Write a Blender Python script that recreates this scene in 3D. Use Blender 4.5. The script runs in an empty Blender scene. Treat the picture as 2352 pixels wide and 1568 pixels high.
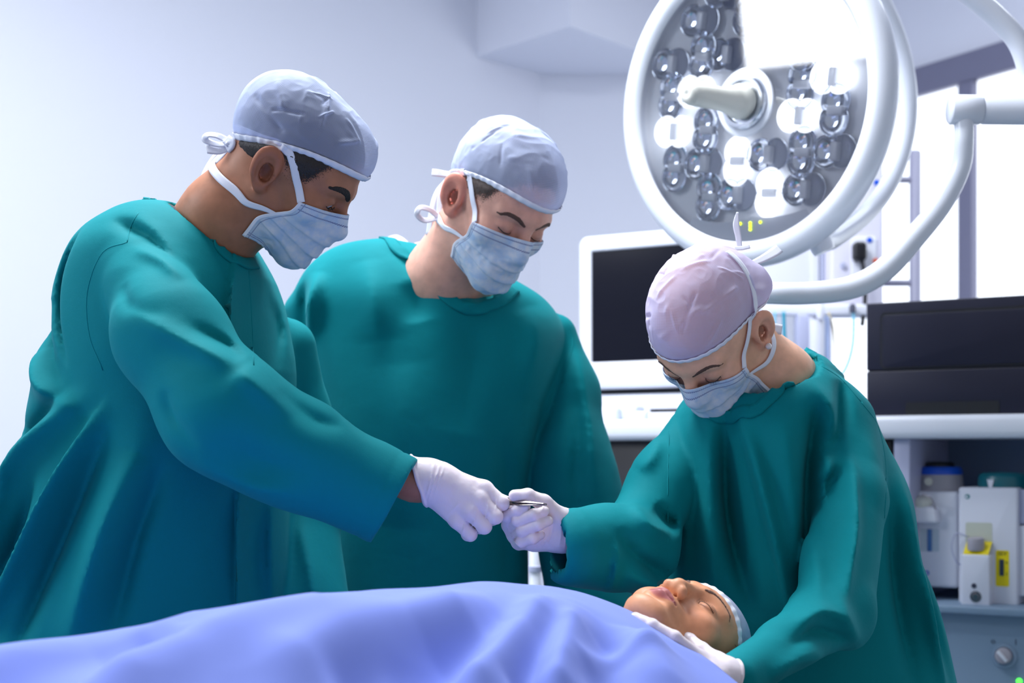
import bpy, bmesh, math, random
import numpy as np
from mathutils import Vector, Matrix

# ------------------------------------------------------------------ camera, light, exposure
SC = bpy.context.scene
COL = SC.collection
F, CX, HY, CZ = 3267.0, 1176.0, 1050.0, 1.3      # focal length in pixels, principal column, horizon row, camera height
cam_data = bpy.data.cameras.new('camera')
cam = bpy.data.objects.new('camera', cam_data)
COL.objects.link(cam)
cam.location = (0, 0, CZ)
cam.rotation_euler = (math.radians(90), 0, 0)
cam_data.sensor_width = 36.0
cam_data.lens = F * 36.0 / 2352.0
cam_data.shift_y = (HY - 784.0) / 2352.0
cam_data.clip_start = 0.05
cam_data.dof.use_dof = True
cam_data.dof.focus_distance = 1.88
cam_data.dof.aperture_fstop = 4.4
SC.camera = cam

SC.view_settings.view_transform = 'Standard'
SC.view_settings.look = 'None'
SC.view_settings.gamma = 1.0
SC.view_settings.use_curve_mapping = False
SC.view_settings.exposure = 0.0

world = bpy.data.worlds.new('world')
SC.world = world
world.use_nodes = True
world.node_tree.nodes['Background'].inputs[0].default_value = (0.88, 0.92, 1.0, 1)
world.node_tree.nodes['Background'].inputs[1].default_value = 0.45

def area_light(name, loc, target, size, power, color, size_y=None):
    d = bpy.data.lights.new(name, 'AREA')
    d.energy = power; d.color = color; d.size = size
    if size_y:
        d.shape = 'RECTANGLE'; d.size_y = size_y
    o = bpy.data.objects.new(name, d); COL.objects.link(o)
    o.location = loc
    o.rotation_euler = (Vector(target) - Vector(loc)).to_track_quat('-Z', 'Y').to_euler()
    return o
CEIL = 3.4
area_light('ceiling_light_over_table', (-0.45, 2.45, CEIL - 0.06), (-0.45, 2.3, 0), 1.0, 104, (0.92, 0.96, 1.0))
area_light('ceiling_light_left', (-2.5, 1.5, CEIL - 0.06), (-0.3, 1.9, 1.2), 1.2, 60, (0.90, 0.95, 1.0))
area_light('ceiling_light_over_machine', (1.6, 3.4, CEIL - 0.06), (1.6, 3.4, 0), 1.2, 22, (0.88, 0.94, 1.0))

# ------------------------------------------------------------------ helpers
def P(px, py, Y):
    """the point seen at column px, row py, at distance Y into the room"""
    return Vector(((px - CX) / F * Y, Y, CZ + (HY - py) / F * Y))

def lin(c):
    c = c / 255.0
    return c / 12.92 if c <= 0.04045 else ((c + 0.055) / 1.055) ** 2.4

def rgb(r, g, b):
    return (lin(r), lin(g), lin(b), 1.0)

def mat(name, color, rough=0.5, metal=0.0, spec=0.5, emit=None, estr=0.0, sss=0.0, sssr=(1, .4, .25), sscale=0.004, sheen=0.0, coat=0.0):
    m = bpy.data.materials.new(name); m.use_nodes = True
    b = m.node_tree.nodes['Principled BSDF']
    b.inputs['Base Color'].default_value = color
    b.inputs['Roughness'].default_value = rough
    b.inputs['Metallic'].default_value = metal
    b.inputs['Specular IOR Level'].default_value = spec
    if emit:
        b.inputs['Emission Color'].default_value = emit
        b.inputs['Emission Strength'].default_value = estr
    if sss:
        b.inputs['Subsurface Weight'].default_value = sss
        b.inputs['Subsurface Radius'].default_value = sssr
        b.inputs['Subsurface Scale'].default_value = sscale
    if sheen:
        b.inputs['Sheen Weight'].default_value = sheen
        b.inputs['Sheen Roughness'].default_value = 0.4
    if coat:
        b.inputs['Coat Weight'].default_value = coat
        b.inputs['Coat Roughness'].default_value = 0.05
    return m

def N(m, typ, **kw):
    n = m.node_tree.nodes.new(typ)
    for k, v in kw.items():
        setattr(n, k, v)
    return n

def add_bump(m, scale, strength, dist=0.001, detail=3.0, coord='Object', kind='noise'):
    b = m.node_tree.nodes['Principled BSDF']; L = m.node_tree.links
    tc = N(m, 'ShaderNodeTexCoord'); t = N(m, 'ShaderNodeTexNoise')
    t.inputs['Scale'].default_value = scale; t.inputs['Detail'].default_value = detail
    bp = N(m, 'ShaderNodeBump'); bp.inputs['Strength'].default_value = strength; bp.inputs['Distance'].default_value = dist
    L.new(tc.outputs[coord], t.inputs['Vector']); L.new(t.outputs['Fac'], bp.inputs['Height']); L.new(bp.outputs['Normal'], b.inputs['Normal'])
    return t

def noise_color(m, c1, c2, scale, detail=3.0, lo=.35, hi=.65):
    b = m.node_tree.nodes['Principled BSDF']; L = m.node_tree.links
    tc = N(m, 'ShaderNodeTexCoord'); t = N(m, 'ShaderNodeTexNoise'); r = N(m, 'ShaderNodeValToRGB')
    t.inputs['Scale'].default_value = scale; t.inputs['Detail'].default_value = detail
    r.color_ramp.elements[0].position = lo; r.color_ramp.elements[0].color = c1
    r.color_ramp.elements[1].position = hi; r.color_ramp.elements[1].color = c2
    L.new(tc.outputs['Object'], t.inputs['Vector']); L.new(t.outputs['Fac'], r.inputs['Fac']); L.new(r.outputs['Color'], b.inputs['Base Color'])

def mesh(name, verts, faces, m=None, parent=None, smooth=True, uvs=None):
    me = bpy.data.meshes.new(name)
    me.from_pydata([tuple(map(float, v)) for v in verts], [], [tuple(map(int, f)) for f in faces])
    if smooth:
        me.polygons.foreach_set('use_smooth', [True] * len(me.polygons))
    if uvs is not None:
        ul = me.uv_layers.new(name='UVMap')
        vi = np.zeros(len(me.loops), np.int32); me.loops.foreach_get('vertex_index', vi)
        ul.data.foreach_set('uv', np.asarray(uvs, np.float32)[vi].ravel())
    me.update()
    o = bpy.data.objects.new(name, me); COL.objects.link(o)
    if m: me.materials.append(m)
    if parent: o.parent = parent
    return o

def np_mesh(name, V, Q, m=None, parent=None):
    """fast mesh from arrays: V (n,3), Q (m,4)"""
    me = bpy.data.meshes.new(name)
    me.vertices.add(len(V)); me.vertices.foreach_set('co', np.asarray(V, np.float32).ravel())
    nq = len(Q); me.loops.add(nq * 4); me.loops.foreach_set('vertex_index', np.asarray(Q, np.int32).ravel())
    me.polygons.add(nq); me.polygons.foreach_set('loop_start', np.arange(nq, dtype=np.int32) * 4)
    me.polygons.foreach_set('use_smooth', np.ones(nq, bool))
    me.update(calc_edges=True); me.validate()
    o = bpy.data.objects.new(name, me); COL.objects.link(o)
    if m: me.materials.append(m)
    if parent: o.parent = parent
    return o

def tag(o, label=None, cat=None, group=None, kind=None):
    if label: o['label'] = label
    if cat: o['category'] = cat
    if group: o['group'] = group
    if kind: o['kind'] = kind
    return o

def empty(name, loc=(0, 0, 0), rz=0.0, label=None, cat=None, group=None):
    o = bpy.data.objects.new(name, None); COL.objects.link(o)
    o.empty_display_size = 0.05
    o.location = loc; o.rotation_euler = (0, 0, rz)
    return tag(o, label, cat, group)

def to_parent(o, parent):
    """parent keeping world coordinates of geometry written in world space"""
    o.parent = parent
    bpy.context.view_layer.update()
    o.matrix_parent_inverse = parent.matrix_world.inverted()
    return o

def bevel(o, w, seg=3):
    b = o.modifiers.new('bevel', 'BEVEL'); b.width = w; b.segments = seg; b.limit_method = 'ANGLE'; b.angle_limit = math.radians(40)
    return o

def box(name, lo, hi, m, parent=None, bev=0.0, seg=3, kind=None):
    x0, y0, z0 = lo; x1, y1, z1 = hi
    v = [(x0,y0,z0),(x1,y0,z0),(x1,y1,z0),(x0,y1,z0),(x0,y0,z1),(x1,y0,z1),(x1,y1,z1),(x0,y1,z1)]
    f = [(0,3,2,1),(4,5,6,7),(0,1,5,4),(1,2,6,5),(2,3,7,6),(3,0,4,7)]
    o = mesh(name, v, f, m, parent, smooth=bev > 0)
    if bev: bevel(o, bev, seg)
    if kind: o['kind'] = kind
    return o

def prism(name, outline, y0, y1, m, parent=None, bev=0.0, seg=3):
    """outline in (x,z), extruded from y0 (front) to y1 (back)"""
    n = len(outline)
    v = [(x, y0, z) for x, z in outline] + [(x, y1, z) for x, z in outline]
    f = [tuple(range(n)), tuple(range(2 * n - 1, n - 1, -1))]
    f += [((i + 1) % n, i, n + i, n + (i + 1) % n) for i in range(n)]
    o = mesh(name, v, f, m, parent, smooth=bev > 0)
    bm = bmesh.new(); bm.from_mesh(o.data); bmesh.ops.recalc_face_normals(bm, faces=bm.faces); bm.to_mesh(o.data); bm.free()
    if bev: bevel(o, bev, seg)
    return o

def rrect(x0, z0, x1, z1, r, n=6):
    pts = []
    for cx, cz, a0 in ((x1 - r, z0 + r, -90), (x1 - r, z1 - r, 0), (x0 + r, z1 - r, 90), (x0 + r, z0 + r, 180)):
        for i in range(n + 1):
            a = math.radians(a0 + 90 * i / n); pts.append((cx + r * math.cos(a), cz + r * math.sin(a)))
    return pts

def smooth_path(pts, n=10, closed=False):
    """Catmull-Rom through points of any dimension"""
    A = np.array([list(p) for p in pts], float)
    if len(A) < 3 and not closed: 
        return np.array([A[0] + (A[-1] - A[0]) * t for t in np.linspace(0, 1, n + 1)])
    if closed: A = np.vstack([A[-1], A, A[0], A[1]])
    else: A = np.vstack([2 * A[0] - A[1], A, 2 * A[-1] - A[-2]])
    out = []
    for i in range(1, len(A) - 2):
        p0, p1, p2, p3 = A[i - 1:i + 3]
        for t in np.linspace(0, 1, n, endpoint=False):
            out.append(.5 * (2 * p1 + (p2 - p0) * t + (2 * p0 - 5 * p1 + 4 * p2 - p3) * t * t + (3 * p1 - p0 - 3 * p2 + p3) * t ** 3))
    if not closed: out.append(A[-2])
    return np.array(out)

def frames(pts, up=None):
    T = np.gradient(pts, axis=0); T /= np.linalg.norm(T, axis=1)[:, None] + 1e-12
    u = np.array(up if up is not None else ((0, 0, 1) if abs(T[0][2]) < .9 else (1, 0, 0)), float)
    Ns, Bs = [], []
    nrm = u - T[0] * (u @ T[0]); nrm /= np.linalg.norm(nrm)
    for t in T:
        nrm = nrm - t * (nrm @ t); nrm /= np.linalg.norm(nrm) + 1e-12
        Ns.append(nrm); Bs.append(np.cross(t, nrm))
    return T, np.array(Ns), np.array(Bs)

def tube(name, pts, r, m, parent=None, seg=16, smooth=8, flat=1.0, up=None, caps=True):
    """swept tube; r a number or one radius per control point; flat squashes it along the frame normal"""
    pts = [tuple(p) for p in pts]
    rr = [r] * len(pts) if np.isscalar(r) else list(r)
    A = smooth_path([(*p, q) for p, q in zip(pts, rr)], smooth) if smooth else np.array([(*p, q) for p, q in zip(pts, rr)])
    c, R = A[:, :3], np.abs(A[:, 3])
    T, Nn, B = frames(c, up)
    V, Fc = [], []
    for i in range(len(c)):
        for k in range(seg):
            a = 2 * math.pi * k / seg
            V.append(c[i] + R[i] * (math.cos(a) * Nn[i] * flat + math.sin(a) * B[i]))
    for i in range(len(c) - 1):
        for k in range(seg):
            k2 = (k + 1) % seg
            Fc.append((i * seg + k, i * seg + k2, (i + 1) * seg + k2, (i + 1) * seg + k))
    if caps:
        Fc.append(tuple(range(seg - 1, -1, -1))); n0 = (len(c) - 1) * seg; Fc.append(tuple(range(n0, n0 + seg)))
    return mesh(name, V, Fc, m, parent)

def lathe(name, prof, m, parent=None, M=None, seg=48, smooth=True, arc=None):
    """profile of (radius, height) turned about local Z, then placed by matrix M"""
    V, Fc = [], []
    full = arc is None
    n = seg if full else seg + 1
    for r, z in prof:
        for k in range(n):
            a = 2 * math.pi * k / seg if full else arc[0] + (arc[1] - arc[0]) * k / seg
            V.append(Vector((r * math.cos(a), r * math.sin(a), z)))
    for i in range(len(prof) - 1):
        for k in range(seg):
            k2 = (k + 1) % n
            Fc.append((i * n + k, i * n + k2, (i + 1) * n + k2, (i + 1) * n + k))
    if M is not None: V = [M @ v for v in V]
    o = mesh(name, V, Fc, m, parent, smooth)
    bm = bmesh.new(); bm.from_mesh(o.data); bmesh.ops.remove_doubles(bm, verts=bm.verts, dist=1e-6); bmesh.ops.recalc_face_normals(bm, faces=bm.faces); bm.to_mesh(o.data); bm.free()
    if smooth:
        e = o.modifiers.new('edge', 'EDGE_SPLIT'); e.split_angle = math.radians(50)
    return o

def axis_matrix(origin, zdir, xhint=(1, 0, 0)):
    z = Vector(zdir).normalized(); x = Vector(xhint); x = (x - z * x.dot(z)).normalized(); y = z.cross(x)
    M = Matrix((x, y, z)).transposed().to_4x4(); M.translation = Vector(origin)
    return M

def ribbon(name, pts, width, m, parent=None, nrm=None, thick=0.0006, smooth=8, twist=None):
    """cloth tape along points; nrm = outward direction (one vector, or one per point); width number or per point"""
    n = len(pts)
    W = [width] * n if np.isscalar(width) else list(width)
    if nrm is None: nrm = [(0, -1, 0)] * n
    elif len(np.shape(nrm)) == 1: nrm = [nrm] * n
    A = smooth_path([(*p, w, *q) for p, w, q in zip(pts, W, nrm)], smooth)
    c, w, nn = A[:, :3], A[:, 3], A[:, 4:7]
    nn = nn / (np.linalg.norm(nn, axis=1)[:, None] + 1e-9)
    T = np.gradient(c, axis=0); T /= np.linalg.norm(T, axis=1)[:, None] + 1e-12
    S = np.cross(T, nn); S /= np.linalg.norm(S, axis=1)[:, None] + 1e-9
    V, uv = [], []
    d = np.concatenate([[0], np.cumsum(np.linalg.norm(np.diff(c, axis=0), axis=1))])
    K = 4
    for i in range(len(c)):
        for k in range(K + 1):
            s = k / K - .5
            V.append(c[i] + S[i] * w[i] * s); uv.append((d[i] * 100, k / K))
    Fc = [(i * (K + 1) + k, i * (K + 1) + k + 1, (i + 1) * (K + 1) + k + 1, (i + 1) * (K + 1) + k) for i in range(len(c) - 1) for k in range(K)]
    o = mesh(name, V, Fc, m, parent, uvs=uv)
    so = o.modifiers.new('thick', 'SOLIDIFY'); so.thickness = thick; so.offset = 0
    return o

def text_mesh(name, body, size, m, parent=None, extrude=0.0004, M=None):
    cu = bpy.data.curves.new(name, 'FONT'); cu.body = body; cu.size = size; cu.extrude = extrude; cu.align_x = 'CENTER'; cu.align_y = 'CENTER'
    t = bpy.data.objects.new(name, cu); COL.objects.link(t)
    bpy.context.view_layer.update()
    dg = bpy.context.evaluated_depsgraph_get()
    me = bpy.data.meshes.new_from_object(t.evaluated_get(dg))
    bpy.data.objects.remove(t)
    if M is not None: me.transform(M)
    me.materials.clear(); me.materials.append(m)
    o = bpy.data.objects.new(name, me); COL.objects.link(o)
    if parent: o.parent = parent
    return o

# ------------------------------------------------------------------ materials of the room and equipment
M_wall = mat('wall_paint', rgb(226, 228, 240), 0.75, spec=0.2)
M_ceil = mat('ceiling_paint', rgb(225, 228, 238), 0.8, spec=0.2)
M_floor = mat('vinyl_floor', rgb(150, 165, 180), 0.35)
noise_color(M_floor, rgb(140, 156, 172), rgb(160, 174, 188), 40)
M_frame = mat('window_frame_grey', rgb(118, 118, 142), 0.4)
M_pane = mat('daylit_frosted_pane', rgb(250, 252, 255), 0.4, emit=(0.93, 0.97, 1.0, 1), estr=1.25)
M_pane_added = mat('added_window_glow', rgb(250, 252, 255), 0.4, emit=(0.93, 0.96, 1.0, 1), estr=7.0)  # bright glow for the window added out of view
M_white = mat('white_plastic', rgb(226, 228, 240), 0.32)
M_white2 = mat('white_painted_metal', rgb(224, 228, 238), 0.28, coat=0.2)
M_offw = mat('ivory_plastic', rgb(214, 214, 205), 0.35)
M_lav = mat('lavender_grey_plastic', rgb(176, 180, 208), 0.4)
M_black = mat('black_plastic', rgb(27, 28, 48), 0.45, spec=0.3)
M_blackd = mat('deep_black_plastic', rgb(14, 15, 24), 0.4)
M_screen = mat('dark_screen_glass', rgb(9, 11, 24), 0.12, spec=0.3)
M_grey = mat('grey_plastic', rgb(168, 164, 174), 0.45)
M_dgrey = mat('dark_grey_plastic', rgb(60, 64, 84), 0.5)
M_panel = mat('blue_grey_painted_panel', rgb(128, 152, 176), 0.45)
M_cavity = mat('slate_painted_panel', rgb(104, 124, 156), 0.5)
M_blue = mat('cobalt_plastic', rgb(0, 82, 205), 0.35)
M_teal = mat('dark_teal_plastic', rgb(0, 98, 112), 0.3)
M_yellow = mat('yellow_label', rgb(238, 216, 0), 0.45)
M_ink = mat('black_ink', rgb(24, 26, 34), 0.6)
M_orange = mat('orange_label', rgb(222, 92, 48), 0.5)
M_chrome = mat('brushed_chrome', rgb(205, 210, 220), 0.2, metal=1.0)
M_mirror = mat('reflector_mirror', rgb(205, 212, 226), 0.07, metal=1.0)
M_steel = mat('surgical_steel', rgb(150, 140, 140), 0.25, metal=1.0)
M_green = mat('green_led', rgb(60, 255, 40), 0.4, emit=(0.1, 1.0, 0.08, 1), estr=2.0)
M_led = mat('yellow_green_led', rgb(230, 255, 20), 0.4, emit=(0.75, 0.95, 0.02, 1), estr=1.6)
M_lit = mat('lit_led_module', rgb(255, 255, 255), 0.3, emit=(0.95, 0.97, 1.0, 1), estr=1.3)

# ------------------------------------------------------------------ the room
A = (0.1176, 6.0); B = (1.293, 6.0)
WL = Vector((-0.7071, -0.7071, 0)); WR = Vector((0.515, -0.857, 0))

def wall(name, a, b, z0=0.0, z1=CEIL, t=0.12, flip=1):
    a = Vector((a[0], a[1], 0)); b = Vector((b[0], b[1], 0)); d = (b - a).normalized(); n = Vector((d.y, -d.x, 0)) * flip * t
    v = [(*p.xy, z) for z in (z0, z1) for p in (a, b, b - n, a - n)]
    f = [(0,1,2,3),(7,6,5,4),(0,4,5,1),(1,5,6,2),(2,6,7,3),(3,7,4,0)]
    o = mesh(name, v, f, M_wall, smooth=False); o['kind'] = 'structure'
    return o
Lend = (-2.3, A[1] - (2.3 + A[0]))
wall('wall_left', Lend, A)
wall('added_wall_alcove', (-4.3, Lend[1]), Lend)  # unseen jog, shaped to keep the added window's light off the left wall
wall('wall_side', (-4.3, -1.2), (-4.3, Lend[1]))  # unseen wall set back to carry the added window
wall('wall_back', A, B)
Rend = (B[0] + 0.515 * 3.6, B[1] - 0.857 * 3.6)
wall('wall_right', B, Rend)
fl = [(-7, -1.5), (4.5, -1.5), (4.5, 7), (-7, 7)]
for nm, z0, z1, m in (('floor', -0.08, 0.0, M_floor), ('ceiling', CEIL, CEIL + 0.08, M_ceil)):
    box(nm, (-7, -1.5 if nm == 'floor' else 0.2, z0), (4.5, 7, z1), m)['kind'] = 'structure'

# bulkhead in the corner of the two walls
sof = [(0.1176, 6.0), (-0.142, 5.74), (0.2187, 5.333), (0.415, 5.557), (0.80, 6.0)]
v = [(x, y, z) for z in (2.916, CEIL) for x, y in sof]; n = len(sof)
f = [tuple(range(n)), tuple(range(2 * n - 1, n - 1, -1))] + [((i + 1) % n, i, n + i, n + (i + 1) % n) for i in range(n)]
mesh('trim_1', v, f, M_wall, smooth=False)['kind'] = 'structure'

def window(name, start, direction, length, z0, z1, mulls, pane, fw=0.11, proud=0.05, inward=(0, -1, 0)):
    """a framed window lying on a wall; start = left end on the wall, direction along it"""
    d = Vector(direction).normalized(); ang = math.atan2(d.y, d.x)
    root = empty(name, (start[0], start[1], z0), ang); root['kind'] = 'structure'
    H = z1 - z0
    s = -1
    box('window_frame', (0, s * proud, H - fw), (length, 0.0, H), M_frame, root, .008)
    box('window_frame', (0, s * proud, 0), (length, 0.0, fw * .7), M_frame, root, .008)
    xs = [0] + mulls + [length - .07]
    for x in xs:
        box('mullion', (x, s * proud, fw * .7), (x + .07, 0.0, H - fw), M_frame, root, .006)
    for i in range(len(xs) - 1):
        box('pane', (xs[i] + .07, s * .02, fw * .7), (xs[i + 1], -.004, H - fw), pane, root)
    return root
# the window wall seen on the right; its head runs down towards the far corner
wz = 2.68
window('window_1', (B[0] + .515 * .03, B[1] - .857 * .03, 0), WR, 3.3, 1.45, wz + .12, [0.76, 1.9], M_pane)
# unseen glowing window, added for its reflection on the lamp glass
window('added_window', (-4.3, 0.15, 0), (0, 1, 0), 1.76, 2.66, 3.36, [], M_pane_added, fw=.05)

# ------------------------------------------------------------------ anaesthesia machine against the right
MO = Vector((0.747, 3.0, 0)); MA = math.radians(-30.5); mc, ms = math.cos(MA), math.sin(MA)
def mp(px, py, v=0.0):
    k = (px - CX) / F
    u = (k * (MO.y + v * mc) - MO.x + v * ms) / (mc - k * ms)
    Y = MO.y + u * ms + v * mc
    return u, CZ + (HY - py) / F * Y
def mbox(name, x0, y0, x1, y1, v0, v1, m, parent, bev=0.004, ref=None):
    """box whose front face spans pixel columns x0..x1, rows y0 (top)..y1 (bottom)"""
    u0, za = mp(x0, y0, v0); u1, zb = mp(x1, y0, v0); xm = ref or (x0 + x1) / 2
    zt = mp(xm, y0, v0)[1]; zl = mp(xm, y1, v0)[1]
    return box(name, (u0, v0, zl), (u1, v1, zt), m, parent, bev)

mach = empty('anaesthesia_machine', MO, MA, 'tall white and slate anaesthesia machine with open shelf behind the woman surgeon', 'medical machine')
u0 = mp(1330, 950)[0]; u1 = u0 + 1.30
zt = mp(2200, 951)[1]; zb = mp(2200, 1006)[1]
box('top_shelf', (u0, 0, zb), (u1, .5, zt), M_white2, mach, .014)
ul = mp(2052, 1050, .03)[0]
box('side_panel', (ul, .03, .15), (ul + .035, .5, zb), M_lav, mach, .004)
box('side_panel', (u1 - .04, .03, .15), (u1, .5, zb), M_lav, mach, .004)
box('back_panel', (ul + .035, .36, .2), (u1 - .04, .38, zb), M_cavity, mach)
zs = mp(2240, 1393, -.02)[1]
box('lower_shelf', (ul + .01, -.02, zs - .016), (u1 - .005, .36, zs), M_panel, mach, .004)
box('control_panel', (ul + .035, .01, .2), (u1 - .04, .06, zs - .016), M_panel, mach, .004)
box('drawer_unit', (u0 + .02, .04, .15), (ul - .005, .5, zb), M_blackd, mach, .006)
for k, z in enumerate((.95, .62)):
    box('drawer_handle', (u0 + .15, .02, z), (ul - .15, .045, z + .02), M_dgrey, mach, .006)
box('base', (u0, .02, .06), (u1, .52, .15), M_dgrey, mach, .02)
for uu in (u0 + .06, u1 - .06):
    for vv in (.08, .46):
        c = lathe('caster', [(.0, -.02), (.028, -.02), (.032, -.012), (.032, .012), (.028, .02), (0, .02)], M_blackd, mach, axis_matrix((uu, vv, .033), (1, 0, 0), (0, 1, 0)), 24)
# rotary knob, marks, led and label on the control panel
def front(px, py, v): 
    u, z = mp(px, py, v); return axis_matrix((u, v, z), (0, -1, 0), (1, 0, 0))
lathe('knob_ring', [(0, 0), (.025, 0), (.0245, .003), (.019, .005), (.018, .003), (0, .003)], M_panel, mach, front(2307, 1506, .01))
kn = lathe('selector_knob', [(0, .003), (.0165, .003), (.0155, .016), (.012, .018), (0, .018)], M_grey, mach, front(2307, 1504, .01))
Mk = front(2307, 1504, .01)
b = box('pointer', (-.013, -.003, .016), (.013, .003, .025), M_white2, mach, .001); b.data.transform(Mk @ Matrix.Rotation(math.radians(-48), 4, 'Z'))
def ring_mark(name, px, py, r, w, m):
    lathe(name, [(r - w, 0), (r, 0), (r, .0006), (r - w, .0006), (r - w, 0)], m, mach, front(px, py, .0096), 24)
ring_mark('dial_mark', 2281, 1473, .0038, .001, M_dgrey)
a = mbox('dial_mark', 2332, 1468, 2334, 1480, .0092, .012, M_dgrey, mach, 0)
lathe('indicator_light', [(0, .006), (.0045, .004), (.006, 0), (.006, -.001)], M_green, mach, front(2341, 1564, .0095), 24)
def frame_label(x0, y0, x1, y1, v):
    ua, zt_ = mp(x0, y0, v); ub, _ = mp(x1, y0, v); zb_ = mp(x0, y1, v)[1]; w = .006
    o = rrect(ua, zb_, ub, zt_, .008); i = rrect(ua + w, zb_ + w, ub - w, zt_ - w * 2.6, .004)
    n = len(o); V = [(x, v, z) for x, z in o] + [(x, v, z) for x, z in i]
    return mesh('warning_label', V, [(k, (k + 1) % n, n + (k + 1) % n, n + k) for k in range(n)], M_orange, mach)
frame_label(2095, 1426, 2168, 1520, .009)

# black printer-like unit on the top shelf
pr = empty('printer', MO, MA, 'black box-shaped printer on the white shelf of the machine at right', 'printer')
pu0, pz1 = mp(1990, 697, .035); pu1 = pu0 + .5; pzb = zt
pm = mp(1990, 852, .035)[1]
box('lower_body', (pu0, .035, pzb), (pu1, .42, pm - .001), M_black, pr, .003)
ub = box('upper_body', (pu0, .035, pm + .001), (pu1, .42, pz1), M_black, pr, .003)
box('seam', (pu0 + .004, .039, pm - .003), (pu1 - .004, .41, pm + .003), M_blackd, pr)
xa, za = mp(2022, 718, .035); xb = pu1 - .03
po = rrect(xa, pm + .003, xb, za, .012); pi = rrect(xa + .004, pm + .006, xb - .004, za - .006, .010)
n = len(po)
mesh('lid_groove', [(x, .0345, z) for x, z in po] + [(x, .0345, z) for x, z in pi], [(k, (k + 1) % n, n + (k + 1) % n, n + k) for k in range(n)], M_blackd, pr)
prism('front_lid', rrect(xa + .004, pm + .006, xb - .004, za - .006, .010), .0325, .036, M_black, pr, .001)
s0, sz = mp(2080, 924, .035); s1 = mp(2296, 924, .035)[0]
prism('paper_slot', rrect(s0, pzb + .0005, s1, sz, .006), .0335, .037, M_blackd, pr)

# monitor
mo = empty('monitor', MO, MA, 'white framed monitor with dark screen between the two surgeons', 'monitor')
mv = .14
ma, mz1 = mp(1330, 545, mv); mb = ma + .42; mzb = mp(1400, 893, mv)[1]
sa, sz1 = mp(1358, 578, mv); szb = mp(1358, 832, mv)[1]; sb = mb - (sa - ma)
o_ = rrect(ma, mzb, mb, mz1, .022); i_ = rrect(sa, szb, sb, sz1, .003)
n = len(o_)
V = [(x, mv, z) for x, z in o_] + [(x, mv, z) for x, z in i_] + [(x, mv + .035, z) for x, z in o_] + [(x, mv + .006, z) for x, z in i_]
Fq = []
for k in range(n):
    k2 = (k + 1) % n
    Fq += [(k, k2, n + k2, n + k), (n + k, n + k2, 3 * n + k2, 3 * n + k), (k2, k, 2 * n + k, 2 * n + k2)]
Fq.append(tuple(range(3 * n - 1, 2 * n - 1, -1)))
bz = mesh('bezel', V, Fq, M_white, mo); bevel(bz, .005)
mesh('screen', [(sa - .001, mv + .005, szb), (sb + .001, mv + .005, szb), (sb + .001, mv + .005, sz1), (sa - .001, mv + .005, sz1)], [(0, 1, 2, 3)], M_screen, mo, False)
prism('back_shell', rrect(ma + .03, mzb + .03, mb - .03, mz1 - .03, .04), mv + .034, mv + .1, M_white, mo, .02)
box('stand_foot', (ma + .025, mv + .012, zt), (mb - .02, mv + .2, mzb - .012), M_white, mo, .008)
box('stand_gap', (ma + .04, mv + .03, mzb - .013), (mb - .04, mv + .1, mzb + .004), M_blackd, mo)
# a keyboard-like dark tray and clear plastic packets lying on the work top
kb = empty('keyboard', MO, MA, 'thin black keyboard lying on the white shelf below the monitor', 'keyboard')
ka = mp(1487, 925, .03)[0]
box('case', (ka, .03, zt), (ka + .34, .12, zt + .016), M_white, kb, .004)
box('keys', (ka + .004, .034, zt + .016), (ka + .336, .116, zt + .024), M_blackd, kb, .002)
M_packet = mat('clear_plastic_packet', rgb(216, 222, 242), 0.25)
for k, (x0, x1, v, h, lab) in enumerate(((1375, 1418, .05, .030, 'flat clear plastic packet on white shelf, nearest the second surgeon'),
                                         (1416, 1462, .07, .034, 'clear ridged plastic packet on white shelf in front of monitor'),
                                         (1455, 1484, .05, .020, 'small clear plastic box on white shelf beside the black keyboard'))):
    a_ = mp(x0, 930, v)[0]; b_ = mp(x1, 930, v)[0]
    o = box('plastic_packet', (a_, v, zt), (b_, v + .05, zt + h), M_packet, None, .006)
    o.location = MO; o.rotation_euler = (0, 0, MA)
    tag(o, lab, 'packet', 'plastic packets on the white shelf')

# vaporizer with blue collar
va = empty('vaporizer', MO, MA, 'white and grey vaporizer with a blue collar on top', 'vaporizer', 'vaporizers on the machine shelf')
vv = .10
x0, z0 = mp(2108, 1347, vv); x1 = mp(2200, 1347, vv)[0]; zsh = mp(2150, 1150, vv)[1]
xl = x0 - .02
prism('body', rrect(xl, z0, x1, mp(2150, 1128, vv)[1], .008), vv, vv + .12, M_white, va, .014)
xm = (xl + x1) / 2; rr = (x1 - xl) / 2 * .97
zc0 = mp(2150, 1128, vv)[1]; zc1 = mp(2150, 1090, vv)[1]; zc2 = mp(2150, 1074, vv)[1]; zc3 = mp(2150, 1060, vv)[1]
Mv = axis_matrix((xm, vv + .06, 0), (0, 0, 1))
lathe('dial', [(0, zc0), (rr, zc0), (rr * 1.0, zc0 + .004), (rr * .93, zc1), (0, zc1)], M_grey, va, Mv)
lathe('collar', [(0, zc1), (rr * .94, zc1), (rr * .95, zc1 + .003), (rr * .88, zc2), (rr * .84, zc2 + .002), (0, zc2 + .002)], M_blue, va, Mv)
lathe('top_cap', [(0, zc2), (rr * .6, zc2), (rr * .58, zc3 - .003), (rr * .5, zc3), (0, zc3)], M_blackd, va, Mv)
lathe('dial_button', [(0, 0), (.009, 0), (.0085, .004), (.004, .005), (.003, .0035), (0, .0035)], M_offw, va, axis_matrix((mp(2130, 1106, vv)[0], vv + .06 - rr * .98, mp(2130, 1106, vv)[1]), (0, -1, .1)), 24)
fx, fz = mp(2114, 1150, vv - .03)
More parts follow.
